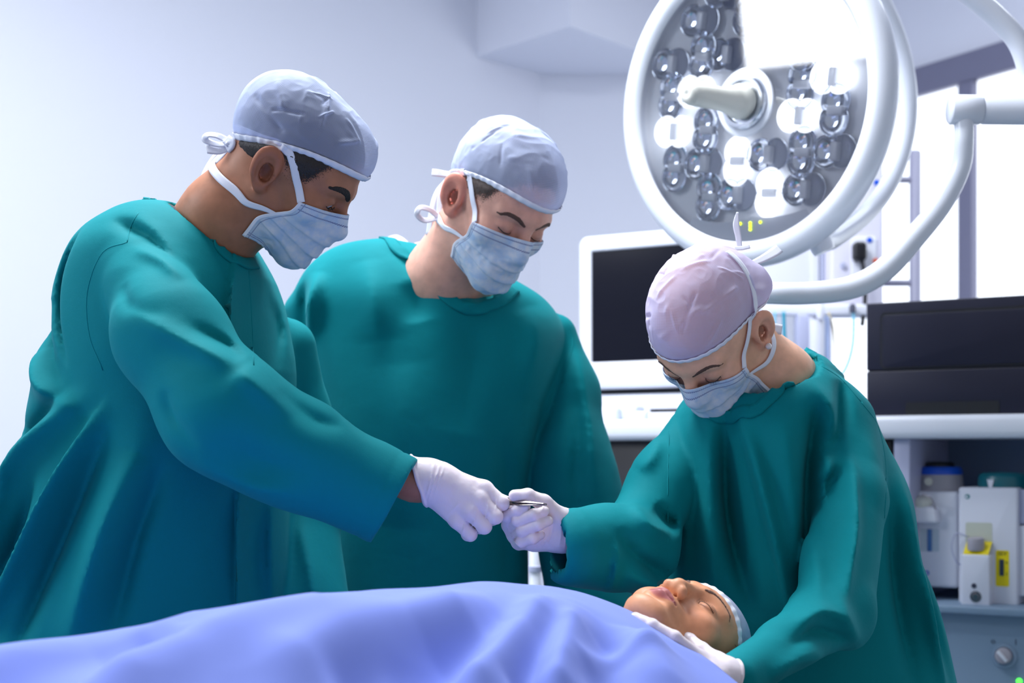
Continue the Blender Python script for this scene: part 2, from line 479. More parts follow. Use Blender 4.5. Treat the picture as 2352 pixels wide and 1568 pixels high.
prism('filler_block', [(fx - .03, mp(2114, 1200, vv)[1]), (fx + .036, mp(2114, 1200, vv)[1]), (fx + .03, mp(2114, 1162, vv)[1]), (fx - .03, mp(2114, 1157, vv)[1])], vv - .03, vv + .02, M_white, va, .008)
lathe('filler_cap', [(0, .0), (.019, 0), (.0205, .004), (.0195, .014), (.013, .019), (0, .02)], M_offw, va, axis_matrix((fx, vv - .01, mp(2114, 1160, vv)[1]), (-.1, -.25, 1)), 32)
ca, cz_ = mp(2122, 1135, vv - .03); cb, cz2 = mp(2143, 1178, vv - .01)
tube('cap_cord', [(ca, vv - .04, cz_), (ca + .018, vv - .045, cz_ - .006), (cb + .008, vv - .03, cz_ - .024), (cb + .006, vv - .012, cz2)], .0018, M_grey, va, 8)
lathe('cord_anchor', [(0, 0), (.006, 0), (.005, .006), (0, .007)], M_dgrey, va, axis_matrix((cb, vv, cz2), (0, -1, 0)), 16)
wa, wz1 = mp(2114, 1214, vv); wb, wz0 = mp(2157, 1266, vv)
mesh('gauge_window', [(x, vv - .0006, z) for x, z in rrect(wa, wz0, wb, wz1, .002)], [tuple(range(28))], mat('pale_gauge', rgb(190, 204, 214), 0.2), va)
ga = mp(2131, 1214, vv)[0]; gb = mp(2141, 1214, vv)[0]
box('gauge_tube', (ga, vv - .004, wz0), (gb, vv - .0008, wz1), mat('blue_gauge', rgb(74, 118, 178), 0.25), va, .001)
def emblem(px, py, v, m, parent, r=.0052):
    """a round dot with an off-centre pale spot"""
    Mx = front(px, py, v)
    lathe('emblem', [(0, .0004), (r, .0004), (r, 0)], m, parent, Mx, 24)
    Mx2 = Mx @ Matrix.Translation((-r * .25, -r * .1, .0005))
    lathe('emblem_spot', [(0, .0003), (r * .5, .0003), (r * .5, 0)], M_white, parent, Mx2, 20)
emblem(2129, 1315, vv, mat('blue_emblem', rgb(40, 96, 190), 0.5), va)

# vaporizer marked SEV
vs = empty('vaporizer', MO, MA, 'white vaporizer with yellow SEV label, yellow filler and dark teal lid', 'vaporizer', 'vaporizers on the machine shelf')
w = .06
x0, z0 = mp(2201, 1386, w); x1 = mp(2338, 1386, w)[0]; z1 = mp(2260, 1119, w)[1]
prism('body', rrect(x0, z0, x1, z1, .006), w, w + .14, M_white, vs, .008)
zl0 = z1 - .075
box('side_shell', (x1 - .002, w + .012, zl0), (x1 + .018, w + .13, z1 - .004), M_lav, vs, .005)
box('side_shell', (x1 - .002, w + .012, z0 + .02), (x1 + .022, w + .13, zl0 - .002), M_white, vs, .005)
xm = (mp(2230, 1100, w)[0] + mp(2343, 1100, w)[0]) / 2; rr = (mp(2343, 1100, w)[0] - mp(2230, 1100, w)[0]) / 2
zt2 = mp(2280, 1086, w)[1]
lathe('lid', [(0, z1 - .004), (rr, z1 - .004), (rr, zt2 - .010), (rr * .95, zt2 - .004), (rr * .8, zt2), (0, zt2 + .002)], M_teal, vs, axis_matrix((xm, w + .07, 0), (0, 0, 1)))
pa, pz = mp(2270, 1102, w)
prism('pointer_mark', [(pa - .003, z1 - .002), (pa + .003, z1 - .002), (pa + .0068, z1 + .016), (pa - .0068, z1 + .016)], w + .07 - rr - .0015, w + .07 - rr + .003, M_white, vs)
# flat patch above the filler, a hollow's shade put into its ivory
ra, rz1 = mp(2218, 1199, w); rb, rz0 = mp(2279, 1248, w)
mesh('recess_patch', [(x, w - .0006, z) for x, z in rrect(ra, rz0, rb, rz1, .004)], [tuple(range(28))], mat('shaded_ivory', rgb(200, 204, 190), 0.4), vs)
fa, fzt = mp(2207, 1272, w - .035); fb = mp(2273, 1272, w - .035)[0]
prism('filler_block', rrect(fa, z0 - .001, fb, fzt, .004), w - .035, w + .01, M_white, vs, .005)
pl = mesh('filler_plate', [(fa + .004, w - .033, fzt + .0007), (fb - .003, w - .033, fzt + .0007), (rb, w - .0012, rz0 + .004), (ra + .003, w - .0012, rz0 + .004)], [(0, 1, 2, 3)], M_yellow, vs, False)
so = pl.modifiers.new('t', 'SOLIDIFY'); so.thickness = .002
ka, kz = mp(2241, 1262, w - .02)
lathe('filler_knob', [(0, 0), (.0165, 0), (.017, .003), (.0165, .022), (.0155, .0245), (0, .025)], M_grey, vs, axis_matrix((ka, w - .018, kz), (0, -.12, 1)), 32)
lathe('screw', [(0, .002), (.0045, .002), (.0055, 0)], M_dgrey, vs, front(2237, 1345, w - .035), 20)
lathe('drain_plug', [(0, .004), (.006, .004), (.0075, .002), (.011, .002), (.0118, 0)], M_steel, vs, front(2241, 1370, w - .035), 24)
la, lz1 = mp(2287, 1263, w); lb, lz0 = mp(2318, 1347, w)
mesh('yellow_label', [(x, w - .0006, z) for x, z in rrect(la, lz0, lb, lz1, .004)], [tuple(range(28))], M_yellow, vs)
text_mesh('label_text', 'SEV', .0115, M_ink, vs, .0002, front(2302, 1271, w - .0009))
wa, wz1 = mp(2296, 1284, w); wb, wz0 = mp(2306, 1322, w)
box('level_window', (wa, w - .002, wz0), (wb, w - .0008, wz1), mat('dark_gauge', rgb(58, 66, 84), 0.3), vs)
for py in (1292, 1318):
    text_mesh('scale_mark', '%' if py < 1300 else '2', .0075, M_ink, vs, .0002, front(2312, py, w - .0009))
emblem(2222, 1140, w, mat('teal_emblem', rgb(0, 120, 128), 0.5), vs)
ha, hz = mp(2200, 1225, w - .01)
tube('hose_loop', [(ha + .02, w - .004, hz - .006), (ha - .004, w - .008, hz), (ha - .013, w - .008, hz - .03), (ha - .004, w - .006, hz - .058), (ha + .004, w + .002, hz - .066)], .0012, M_lav, vs, 8)

# white pole standing in for an equipment column behind, seen between the second man and the woman's sleeve
po = empty('equipment_pole', (P(1229, 1200, 2.95).x, 2.95, 0), 0, 'slim white equipment pole between the second man and the woman', 'pole')
lathe('pole', [(0, .09), (.0115, .09), (.0115, 1.105), (.006, 1.115), (0, 1.118)], M_white, po, None, 20)
lathe('clamp', [(.0115, 1.062), (.0145, 1.064), (.0145, 1.074), (.0115, 1.076)], M_lav, po, None, 20)
lathe('base_plate', [(0, 0), (.19, 0), (.19, .015), (.03, .03), (.02, .09), (0, .09)], M_white, po, None, 40)

# ------------------------------------------------------------------ supply column by the window
Yp = 3.85
def pbox(name, x0, y0, x1, y1, Y, t, m, parent, bev=.003):
    a = P(x0, y0, Y); b = P(x1, y1, Y)
    return box(name, (a.x, Y, b.z), (b.x, Y + t, a.z), m, parent, bev)
M_pan = mat('pearl_panel', rgb(222, 220, 238), 0.4)
col = empty('supply_column', (P(1960, 600, Yp).x, Yp, 0), 0, 'white medical supply column with sockets standing by the window', 'supply column')
def incol(o): return to_parent(o, col)
incol(pbox('panel', 1908, 250, 2030, 722, Yp, .12, M_pan, None, .01))
zlow = P(0, 722, Yp).z
incol(pbox('rail', 1752, 698, 1992, 724, Yp - .04, .03, M_white, None, .006))
incol(pbox('back_board', 1740, 380, 1862, 700, Yp + .02, .08, M_white, None, .006))
for x0, x1, m in ((1862, 1882, M_white), (1884, 1896, M_lav), (1896, 1908, M_pan)):
    incol(pbox('post', x0, 250, x1, 712, Yp + .01, .05, m, None, .003))
a = P(1972, 592, Yp); 
incol(prism('socket', rrect(P(1955, 0, Yp).x, P(0, 545, Yp).z - .12, P(2012, 0, Yp).x, P(0, 545, Yp).z, .006), Yp - .006, Yp + .002, M_white, None, .002))
for px, py, m in ((1996, 552, M_blue), (2010, 600, M_orange), (1935, 610, M_lav), (2012, 420, M_blue)):
    q = P(px, py, Yp)
    incol(lathe('socket_light', [(0, .004), (.007, .003), (.008, 0)], m, None, axis_matrix((q.x, Yp - .006, q.z), (0, -1, 0)), 16))
incol(box('column_base', (P(1780, 0, Yp).x, Yp - .05, 0), (P(1990, 0, Yp).x, Yp + .25, .1), M_lav, None, .02))
incol(box('column_pillar', (P(1838, 0, Yp).x, Yp + .04, .1), (P(1884, 0, Yp).x, Yp + .10, zlow), M_white, None, .01))

pg = empty('power_plug', P(1970, 580, Yp), 0, 'black power plug and lead in the white supply column', 'plug')
q = P(1970, 580, Yp - .006)
to_parent(prism('plug_body', rrect(q.x - .018, q.z - .026, q.x + .018, q.z + .026, .012), Yp - .04, Yp - .006, M_blackd, None, .008), pg)
tube('lead', [(q.x + .006, Yp - .025, q.z - .02), (q.x + .012, Yp - .028, q.z - .06), (q.x + .014, Yp - .03, q.z - .13), (q.x + .006, Yp - .03, q.z - .2)], .006, M_blackd, None, 10)
to_parent(bpy.data.objects['lead'], pg)

rail = empty('grab_rail', (P(2102, 0, Yp + .1).x, Yp + .1, 0), 0, 'upright pale metal rail with short crossbars in front of the window', 'rail')
Yr = Yp + .1
x = P(2102, 0, Yr).x
to_parent(lathe('upright', [(0, 0), (.0155, 0), (.0155, P(0, 350, Yr).z), (.012, P(0, 346, Yr).z), (0, P(0, 345, Yr).z)], mat('pale_metal', rgb(150, 150, 172), 0.4), None, Matrix.Translation((x, Yr, 0)), 24), rail)
for py in (413, 650):
    to_parent(tube('crossbar', [P(2028, py, Yr), P(2066, py, Yr), P(2101, py, Yr)], .009, bpy.data.materials['pale_metal'], None, 12, 2), rail)

def hang(name, label, cat, pts, r, m, grp='hoses hanging from the column rail', Y=Yp - .055):
    o = tube(name, [P(a, b, Y) for a, b in pts], r, m, None, 10)
    return tag(o, label, cat, grp)
M_tealt = mat('teal_rubber', rgb(30, 150, 178), 0.4); M_bluet = mat('sky_blue_tube', rgb(120, 196, 226), 0.4); M_yelt = mat('pale_yellow_tube', rgb(214, 200, 160), 0.4)
hang('hose', 'thick teal hose hanging from the rail behind the woman', 'hose', [(1800, 716), (1802, 770), (1808, 830), (1814, 900)], .0048, M_tealt)
hang('hose', 'thin pale teal hose nearest the woman surgeon, hanging from rail', 'hose', [(1780, 716), (1780, 780), (1784, 850), (1788, 920)], .003, M_bluet)
hang('hose', 'thin pale yellow hose hanging beside the white canister', 'hose', [(1902, 716), (1912, 745), (1918, 800), (1922, 880)], .0028, M_yelt)
hang('hose', 'sky blue hose with dark plug hanging nearest the printer', 'hose', [(1959, 708), (1961, 745), (1957, 800), (1940, 850), (1905, 890)], .0038, M_bluet)
k = P(1958, 708, Yp - .055)
dk = lathe('hose_plug', [(0, -.012), (.008, -.012), (.009, .006), (.005, .012), (0, .012)], M_dgrey, None, Matrix.Translation(k), 16)
tag(dk, 'dark plug on the rail holding the sky blue hose', 'plug')
cn = empty('suction_canister', P(1876, 870, Yp - .07), 0, 'white suction canister with rounded cap hanging under the rail', 'canister')
a = P(1876, 870, Yp - .07); zt_ = P(0, 735, Yp - .07).z
to_parent(lathe('cup', [(0, a.z - .14), (.017, a.z - .14), (.02, a.z - .13), (.021, zt_), (0, zt_)], M_white, None, Matrix.Translation((a.x, a.y, 0)), 32), cn)
b_ = P(1884, 715, Yp - .09)
to_parent(lathe('cap', [(0, -.022), (.009, -.02), (.0105, -.008), (.0105, .012), (.008, .02), (0, .022)], M_white, None, Matrix.Translation(b_), 24), cn)
o = pbox('junction_box', 1832, 722, 1859, 880, Yp - .07, .06, M_lav, None, .006); tag(o, 'lavender grey box hanging under the rail beside the canister', 'box')
o = pbox('drain_bag', 1890, 726, 1907, 880, Yp - .07, .02, mat('pale_blue_bag', rgb(186, 202, 240), 0.4), None, .004); tag(o, 'narrow pale blue bag hanging under the rail', 'bag')

# ------------------------------------------------------------------ surgical lamp
LC = P(1716, 236, 2.67); LN = Vector((-.705, -.70, -.075)).normalized()
ML = axis_matrix(LC, LN, (.7, -.7, 0))
MLi = ML.inverted()
def on_lamp(px, py, depth):
    """where the sight line through a pixel meets the lamp plane at the given local depth, in lamp coordinates"""
    o = MLi @ Vector((0, 0, CZ)); d = (MLi.to_3x3() @ P(px, py, 1.0)) - MLi.to_3x3() @ Vector((0, 0, CZ))
    t = (depth - o.z) / d.z
    return o + d * t
lamp = empty('surgical_lamp', (0, 0, 0), 0, 'large round white surgical lamp with mirrored reflectors and centre handle', 'surgical lamp')
lamp.matrix_world = ML
lathe('housing', [(.2575, -.012), (.2580, .002), (.262, .008), (.272, .013), (.288, .013), (.300, .005), (.3060, -.006), (.3075, -.014), (.304, -.026), (.290, -.042), (.25, -.062), (.1, -.075), (0, -.078)], M_white2, lamp, None, 128)
M_plate = mat('silvered_plate', rgb(240, 243, 250), 0.45)
lathe('back_plate', [(0, -.0215), (.248, -.0215), (.2565, -.016), (.2585, -.010)], M_plate, lamp, None, 96)
gl = bpy.data.materials.new('lamp_glass'); gl.use_nodes = True; nt = gl.node_tree; nt.nodes.remove(nt.nodes['Principled BSDF'])
tr = nt.nodes.new('ShaderNodeBsdfTransparent'); gs = nt.nodes.new('ShaderNodeBsdfGlossy'); mx = nt.nodes.new('ShaderNodeMixShader'); fr = nt.nodes.new('ShaderNodeFresnel'); ma_ = nt.nodes.new('ShaderNodeMath')
gs.inputs['Roughness'].default_value = .03; fr.inputs['IOR'].default_value = 1.75; ma_.operation = 'MULTIPLY_ADD'; ma_.inputs[1].default_value = 1.0; ma_.inputs[2].default_value = .13
tr.inputs['Color'].default_value = (.95, .97, 1, 1)
nt.links.new(fr.outputs[0], ma_.inputs[0]); nt.links.new(ma_.outputs[0], mx.inputs['Fac']); nt.links.new(tr.outputs[0], mx.inputs[1]); nt.links.new(gs.outputs[0], mx.inputs[2]); nt.links.new(mx.outputs[0], nt.nodes['Material Output'].inputs['Surface'])
lathe('cover_glass', [(.046, .002), (.2577, .002)], gl, lamp, None, 96)

def reflector_mesh():
    V, Fc = [], []
    R, off, dep = .0300, .0165, .015
    for sgn in (-1, 1):
        b0 = len(V); nr, ns = 8, 28
        for i in range(nr + 1):
            a = math.pi / 2 * i / nr
            r, z = R * math.sin(a), -dep * math.cos(a)
            for k in range(ns):
                t = 2 * math.pi * k / ns
                x = r * math.cos(t) + off
                V.append((sgn * max(x, 0.0), r * math.sin(t), z))
        for i in range(nr):
            for k in range(ns):
                k2 = (k + 1) % ns
                q = (b0 + i * ns + k, b0 + i * ns + k2, b0 + (i + 1) * ns + k2, b0 + (i + 1) * ns + k)
                Fc.append(q if sgn > 0 else q[::-1])
        b1 = len(V)   # rolled lip
        for k in range(ns):
            t = 2 * math.pi * k / ns
            V.append((sgn * max((R + .0012) * math.cos(t) + off, 0), (R + .0012) * math.sin(t), -.002))
        for k in range(ns):
            k2 = (k + 1) % ns
            q = (b0 + nr * ns + k, b0 + nr * ns + k2, b1 + k2, b1 + k); Fc.append(q if sgn > 0 else q[::-1])
    return V, Fc
RV, RF = reflector_mesh()
mods = [(505,115,0,0),(340,360,0,0),(518,315,90,0),(650,305,0,0),(345,540,90,0),(485,515,0,1),(355,740,0,1),(540,730,90,0),(365,945,90,0),(525,920,0,0),
        (715,905,90,1),(885,870,0,0),(1080,855,90,0),(1260,850,0,0),(555,1110,90,0),(710,1095,0,0),(895,1085,90,1),(1090,1065,0,0),(1060,650,0,1),(1265,620,90,0),
        (1075,470,90,0),(1250,430,0,1),(770,60,90,0),(920,170,0,0),(1090,250,90,0),(1240,230,0,0),(960,-10,90,0),(1130,60,0,0),(640,-60,0,0),(820,-120,90,0),(1000,-150,0,0)]
rm = [None, None]; hm = None
for cx_, cy_, ang, lit in mods:
    c = on_lamp(1400 + cx_ * .40816, cy_ * .40816, -.006)
    if math.hypot(c.x, c.y) > .222: c *= .222 / math.hypot(c.x, c.y)
    ux = on_lamp(1400 + cx_ * .40816 + 8, cy_ * .40816, -.006) - on_lamp(1400 + cx_ * .40816, cy_ * .40816, -.006)
    rot = math.atan2(ux.y, ux.x) + math.radians(ang)
    if rm[lit] is None:
        o = mesh('reflector', RV, RF, M_lit if lit else M_mirror, lamp); rm[lit] = o.data
    else:
        o = bpy.data.objects.new('reflector', rm[lit]); COL.objects.link(o); o.parent = lamp
    o.location = (c.x, c.y, -.006); o.rotation_euler = (0, 0, rot)
    if hm is None:
        h = box('led_holder', (-.0085, -.017, -.013), (.0085, .017, .002), M_white2, o, .004); hm = h.data; hmod = True
    else:
        h = bpy.data.objects.new('led_holder', hm); COL.objects.link(h); h.parent = o; bevel(h, .004)
# centre handle
lathe('handle_flange', [(.0, .004), (.050, .004), (.051, .012), (.046, .018), (.040, .018), (.038, .010), (.030, .010), (0, .010)], M_chrome, lamp, None, 64)
lathe('handle_ring', [(.0515, .0035), (.062, .0035), (.064, .0055), (.0625, .008), (.0515, .009)], M_white2, lamp, None, 64)
hd = axis_matrix((0, 0, 0), (MLi.to_3x3() @ Vector((-.745, -.66, -.07))).normalized())
lathe('handle', [(0, .010), (.030, .010), (.0325, .016), (.0325, .028), (.029, .036), (.0265, .04), (.0265, .050), (.0245, .056), (.0215, .075), (.0205, .13), (.0195, .158), (.0165, .168), (.010, .171), (.0035, .170), (0, .168)], M_offw, lamp, hd, 40)
for cx_, cy_ in ((733, 1259), (789, 1255), (789, 1273), (789, 1291), (846, 1250)):
    c = on_lamp(1400 + cx_ * .408, cy_ * .408, .004)
    lathe('indicator_light', [(0, .0042), (.0026, .0036), (.003, .002)], M_led, lamp, Matrix.Translation((c.x, c.y, 0)), 12)
# white control strip along the lower edge of the glass
V, Fc = [], []
for i in range(25):
    a0 = (on_lamp(1560 + i * 14, 560, -.001)); th = math.atan2(a0.y, a0.x)
    for r in (.212 + .03 * abs(i - 12) / 12, .2572): V.append((r * math.cos(th), r * math.sin(th), -.003))
for i in range(24): Fc.append((2 * i, 2 * i + 2, 2 * i + 3, 2 * i + 1))
mesh('control_strip', V, Fc, M_white2, lamp)

yk = tube('yoke', [MLi @ P(*q) for q in ((1882, 556, 2.66), (1915, 548, 2.72), (1990, 490, 2.82), (2045, 415, 2.86), (2078, 320, 2.88), (2086, 220, 2.88), (2068, 110, 2.87), (2022, 0, 2.84), (1940, -110, 2.8), (1800, -190, 2.78), (1650, -215, 2.76))], .0185, M_white2, lamp, 20, 10)
lathe('yoke_pivot', [(0, -.02), (.02, -.02), (.022, -.012), (.022, .012), (.02, .02), (0, .02)], M_white2, lamp, axis_matrix(MLi @ P(1884, 556, 2.655), MLi.to_3x3() @ (P(1733, 236, 2.67) - P(1884, 556, 2.655))), 24)
tp = P(1650, -215, 2.76)
tube('ceiling_stem', [MLi @ tp, MLi @ Vector((tp.x, tp.y, CEIL - .1)), MLi @ Vector((tp.x, tp.y, CEIL))], .03, M_white2, lamp, 20, 0)

# jointed pipe arm at the right
arm = empty('lamp_arm', P(2216, 250, 2.5), 0, 'white curved pipe arm with cylindrical joint at the right of the lamp', 'arm')
Ya = 2.45
jr = 34 / F * Ya
def arm_part(o): return to_parent(o, arm)
jc = P(2180, 252, Ya); je = P(2253, 252, Ya)
arm_part(lathe('joint', [(0, 0), (jr - .003, 0), (jr, .003), (jr, (je - jc).length - .003), (jr - .002, (je - jc).length), (0, (je - jc).length)], M_white2, None, axis_matrix(jc, (1, 0, 0), (0, 1, 0)), 40))
arm_part(lathe('crossbar', [(0, .001), (jr - .002, .001), (jr - .0005, .004), (jr - .0005, .42), (jr - .004, .425), (0, .425)], M_white2, None, axis_matrix(je, (1, -.02, -.015), (0, 1, 0)), 40))
arm_part(tube('lower_pipe', [P(*q) for q in ((2213, 270, Ya), (2214, 320, Ya), (2206, 385, Ya + .01), (2165, 465, Ya + .02), (2100, 545, Ya + .02), (2030, 620, Ya + .02), (1955, 660, Ya + .02), (1860, 673, Ya + .02), (1760, 673, Ya + .03), (1640, 668, Ya + .12), (1560, 610, Ya + .3))], [.0165, .0165, .017, .0185, .02, .0205, .0205, .0195, .019, .018, .018], M_white2, None, 24, 10))
arm_part(tube('upper_pipe', [P(*q) for q in ((2372, 252, Ya), (2368, 215, Ya), (2362, 160, Ya), (2338, 95, Ya), (2290, 40, Ya), (2225, -15, Ya), (2160, -70, Ya), (2130, -140, Ya))] + [Vector((P(2130, 0, Ya).x, Ya, CEIL - .25)), Vector((P(2130, 0, Ya).x, Ya, CEIL))], .0185, M_white2, None, 24, 8))

# ------------------------------------------------------------------ organic modelling: distance fields turned into quad meshes
def rot3(rz, rx, ry):
    return np.array((Matrix.Rotation(math.radians(rz), 3, 'Z') @ Matrix.Rotation(math.radians(rx), 3, 'X') @ Matrix.Rotation(math.radians(ry), 3, 'Y')))

def smin(a, b, k):
    h = np.clip(.5 + .5 * (b - a) / k, 0, 1)
    return b + (a - b) * h - k * h * (1 - h)
def smax(a, b, k): return -smin(-a, -b, k)
def sstep(x, a, b):
    t = np.clip((x - a) / (b - a), 0, 1); return t * t * (3 - 2 * t)

def ell(p, c, r):
    q = (p - np.array(c, np.float32)); r = np.array(r, np.float32)
    k0 = np.linalg.norm(q / r, axis=1); k1 = np.linalg.norm(q / (r * r), axis=1) + 1e-9
    return k0 * (k0 - 1) / k1
def ball(p, c, r): return np.linalg.norm(p - np.array(c, np.float32), axis=1) - r
def rc(p, a, b, ra, rb):
    a = np.array(a, np.float32); b = np.array(b, np.float32); ab = b - a
    q = p - a; h = np.clip(q @ ab / (ab @ ab + 1e-12), 0, 1)
    return np.linalg.norm(q - h[:, None] * ab, axis=1) - (ra + (rb - ra) * h)
def chain(p, pts, rs, k=0.01):
    d = None
    for i in range(len(pts) - 1):
        e = rc(p, pts[i], pts[i + 1], rs[i], rs[i + 1])
        d = e if d is None else smin(d, e, k)
    return d
def fchain(p, pts, rs, k, flat, fdir):
    """chain squashed along direction fdir by factor flat (<1 makes it thinner there)"""
    f = np.array(fdir, np.float32); f = f / np.linalg.norm(f)
    S = np.eye(3, dtype=np.float32) + (1 / flat - 1) * np.outer(f, f)
    q = p @ S
    return chain(q, [np.array(a, np.float32) @ S for a in pts], rs, k)

def _hash(i, j, k):
    n = (i * 374761393 + j * 668265263 + k * 1274126177) & 0xFFFFFFFF
    n = ((n ^ (n >> 13)) * 1274126177) & 0xFFFFFFFF
    return ((n ^ (n >> 16)) & 0xFFFF) / 32767.5 - 1
def vnoise(p, scale, seed=0):
    q = p * scale + seed * 17.3; f = np.floor(q); t = q - f; t = t * t * (3 - 2 * t); I = f.astype(np.int64)
    r = 0
    for a in (0, 1):
        for b in (0, 1):
            for c in (0, 1):
                w = (t[:, 0] if a else 1 - t[:, 0]) * (t[:, 1] if b else 1 - t[:, 1]) * (t[:, 2] if c else 1 - t[:, 2])
                r = r + w * _hash(I[:, 0] + a, I[:, 1] + b, I[:, 2] + c)
    return r

EDG = [(0,1),(2,3),(4,5),(6,7),(0,2),(1,3),(4,6),(5,7),(0,4),(1,5),(2,6),(3,7)]
def axis(lo, hi, h, fine=None):
    """grid coordinates from lo to hi with spacing h, refined to fine[2] between fine[0] and fine[1]"""
    if fine is None: return np.arange(lo, hi + h, h, dtype=np.float32)
    a, b, hf = fine
    parts = []
    if a > lo: parts.append(np.linspace(lo, a, max(2, int((a - lo) / h) + 2))[:-1])
    parts.append(np.linspace(a, b, int((b - a) / hf) + 1))
    if hi > b: parts.append(np.linspace(b, hi, max(2, int((hi - b) / h) + 2))[1:])
    return np.concatenate(parts).astype(np.float32)

def sdf_quads(fn, ax, margin=0.02, newton=2):
    xs, ys, zs = ax; nx, ny, nz = len(xs), len(ys), len(zs); B = 8
    def blocks(a): 
        s = list(range(0, len(a), B)); return [(i, min(i + B, len(a))) for i in s]
    bx, by, bz = blocks(xs), blocks(ys), blocks(zs)
    def cen(a, bl): 
        return (np.array([(a[i] + a[min(j, len(a) - 1)]) / 2 for i, j in bl], np.float32), np.array([(a[min(j, len(a) - 1)] - a[i]) / 2 for i, j in bl], np.float32))
    cxs, hx = cen(xs, bx); cys, hy = cen(ys, by); czs, hz = cen(zs, bz)
    G = np.stack(np.meshgrid(cxs, cys, czs, indexing='ij'), -1).reshape(-1, 3)
    H = np.stack(np.meshgrid(hx, hy, hz, indexing='ij'), -1).reshape(-1, 3)
    d = fn(G)
    keep = np.abs(d) < np.linalg.norm(H, axis=1) * 1.35 + margin
    Fv = np.empty((nx, ny, nz), np.float32)
    D3 = d.reshape(len(bx), len(by), len(bz)); K3 = keep.reshape(D3.shape)
    pts, sl = [], []
    for a, (x0, x1) in enumerate(bx):
        for b, (y0, y1) in enumerate(by):
            for c, (z0, z1) in enumerate(bz):
                if K3[a, b, c]: sl.append((x0, x1, y0, y1, z0, z1))
                else: Fv[x0:x1, y0:y1, z0:z1] = D3[a, b, c]
    batch, meta = [], []
    def flush():
        if not batch: return
        r = fn(np.concatenate(batch)); o = 0
        for (x0, x1, y0, y1, z0, z1) in meta:
            n = (x1 - x0) * (y1 - y0) * (z1 - z0); Fv[x0:x1, y0:y1, z0:z1] = r[o:o + n].reshape(x1 - x0, y1 - y0, z1 - z0); o += n
        batch.clear(); meta.clear()
    cnt = 0
    for s in sl:
        x0, x1, y0, y1, z0, z1 = s
        g = np.stack(np.meshgrid(xs[x0:x1], ys[y0:y1], zs[z0:z1], indexing='ij'), -1).reshape(-1, 3)
        batch.append(g); meta.append(s); cnt += len(g)
        if cnt > 200000: flush(); cnt = 0
    flush()
    S = Fv < 0
    C = [S[a:nx - 1 + a, b:ny - 1 + b, c:nz - 1 + c] for a in (0, 1) for b in (0, 1) for c in (0, 1)]
    anyi = C[0].copy(); alli = C[0].copy()
    for q in C[1:]: anyi |= q; alli &= q
    act = anyi & ~alli
    I, J, Kk = np.nonzero(act)
    off = [(a, b, c) for a in (0, 1) for b in (0, 1) for c in (0, 1)]
    val = np.stack([Fv[I + a, J + b, Kk + c] for a, b, c in off], 1)
    pos = np.stack([np.stack([xs[I + a], ys[J + b], zs[Kk + c]], 1) for a, b, c in off], 1)
    acc = np.zeros((len(I), 3), np.float32); num = np.zeros(len(I), np.float32)
    for e0, e1 in EDG:
        v0, v1 = val[:, e0], val[:, e1]; m = (v0 < 0) != (v1 < 0)
        t = np.where(m, v0 / np.where(m, v0 - v1, 1), 0)
        acc += np.where(m[:, None], pos[:, e0] + t[:, None] * (pos[:, e1] - pos[:, e0]), 0); num += m
    V = acc / np.maximum(num, 1)[:, None]
    idx = np.full(act.shape, -1, np.int32); idx[I, J, Kk] = np.arange(len(I))
    Q = []
    for axn in range(3):
        n = [nx, ny, nz]
        o1, o2 = [(1, 2), (2, 0), (0, 1)][axn]
        sl0 = [slice(1, -1)] * 3; sl1 = [slice(1, -1)] * 3
        sl0[axn] = slice(0, n[axn] - 1); sl1[axn] = slice(1, n[axn])
        s0 = S[tuple(sl0)]; s1 = S[tuple(sl1)]
        ch = np.nonzero(s0 != s1); sg = s0[ch]
        base = [ch[0] + 1, ch[1] + 1, ch[2] + 1]; base[axn] = ch[axn]
        def cell(d1, d2):
            c = [b.copy() for b in base]; c[o1] = c[o1] - d1; c[o2] = c[o2] - d2
            return idx[c[0], c[1], c[2]]
        q = np.stack([cell(1, 1), cell(0, 1), cell(0, 0), cell(1, 0)], 1)
        q[~sg] = q[~sg][:, ::-1]
        Q.append(q)
    Q = np.concatenate(Q); Q = Q[(Q >= 0).all(1)]
    h = min(np.diff(xs).min(), np.diff(ys).min(), np.diff(zs).min())
    for _ in range(newton):
        d, g = grad(fn, V, h * .35)
        V = V - np.clip(d, -2 * h, 2 * h)[:, None] * g
    return V, Q

def grad(fn, V, e):
    V = np.asarray(V, np.float32)
    d = fn(V); g = np.empty_like(V)
    for i in range(3):
        W = V.copy(); W[:, i] += e; g[:, i] = (fn(W) - d) / e
    n = np.linalg.norm(g, axis=1)[:, None]
    return d / np.maximum(n[:, 0], .3), g / np.maximum(n, 1e-6)

def snap(fn, pts, off=0.003, it=6):
    V = np.array([list(p) for p in pts], np.float32)
    for _ in range(it):
        d, g = grad(fn, V, .001); V = V - (d - off)[:, None] * g
    return V, grad(fn, V, .001)[1]

def uni(lo, hi, h): return tuple(axis(a, b, h) for a, b in zip(lo, hi))

def sdf_obj(name, fn, lo, hi, h, m, parent=None, margin=.02, newton=2, ax=None):
    V, Q = sdf_quads(fn, ax or uni(lo, hi, h), margin, newton)
    o = np_mesh(name, V, Q, m)
    if parent: to_parent(o, parent)
    return o

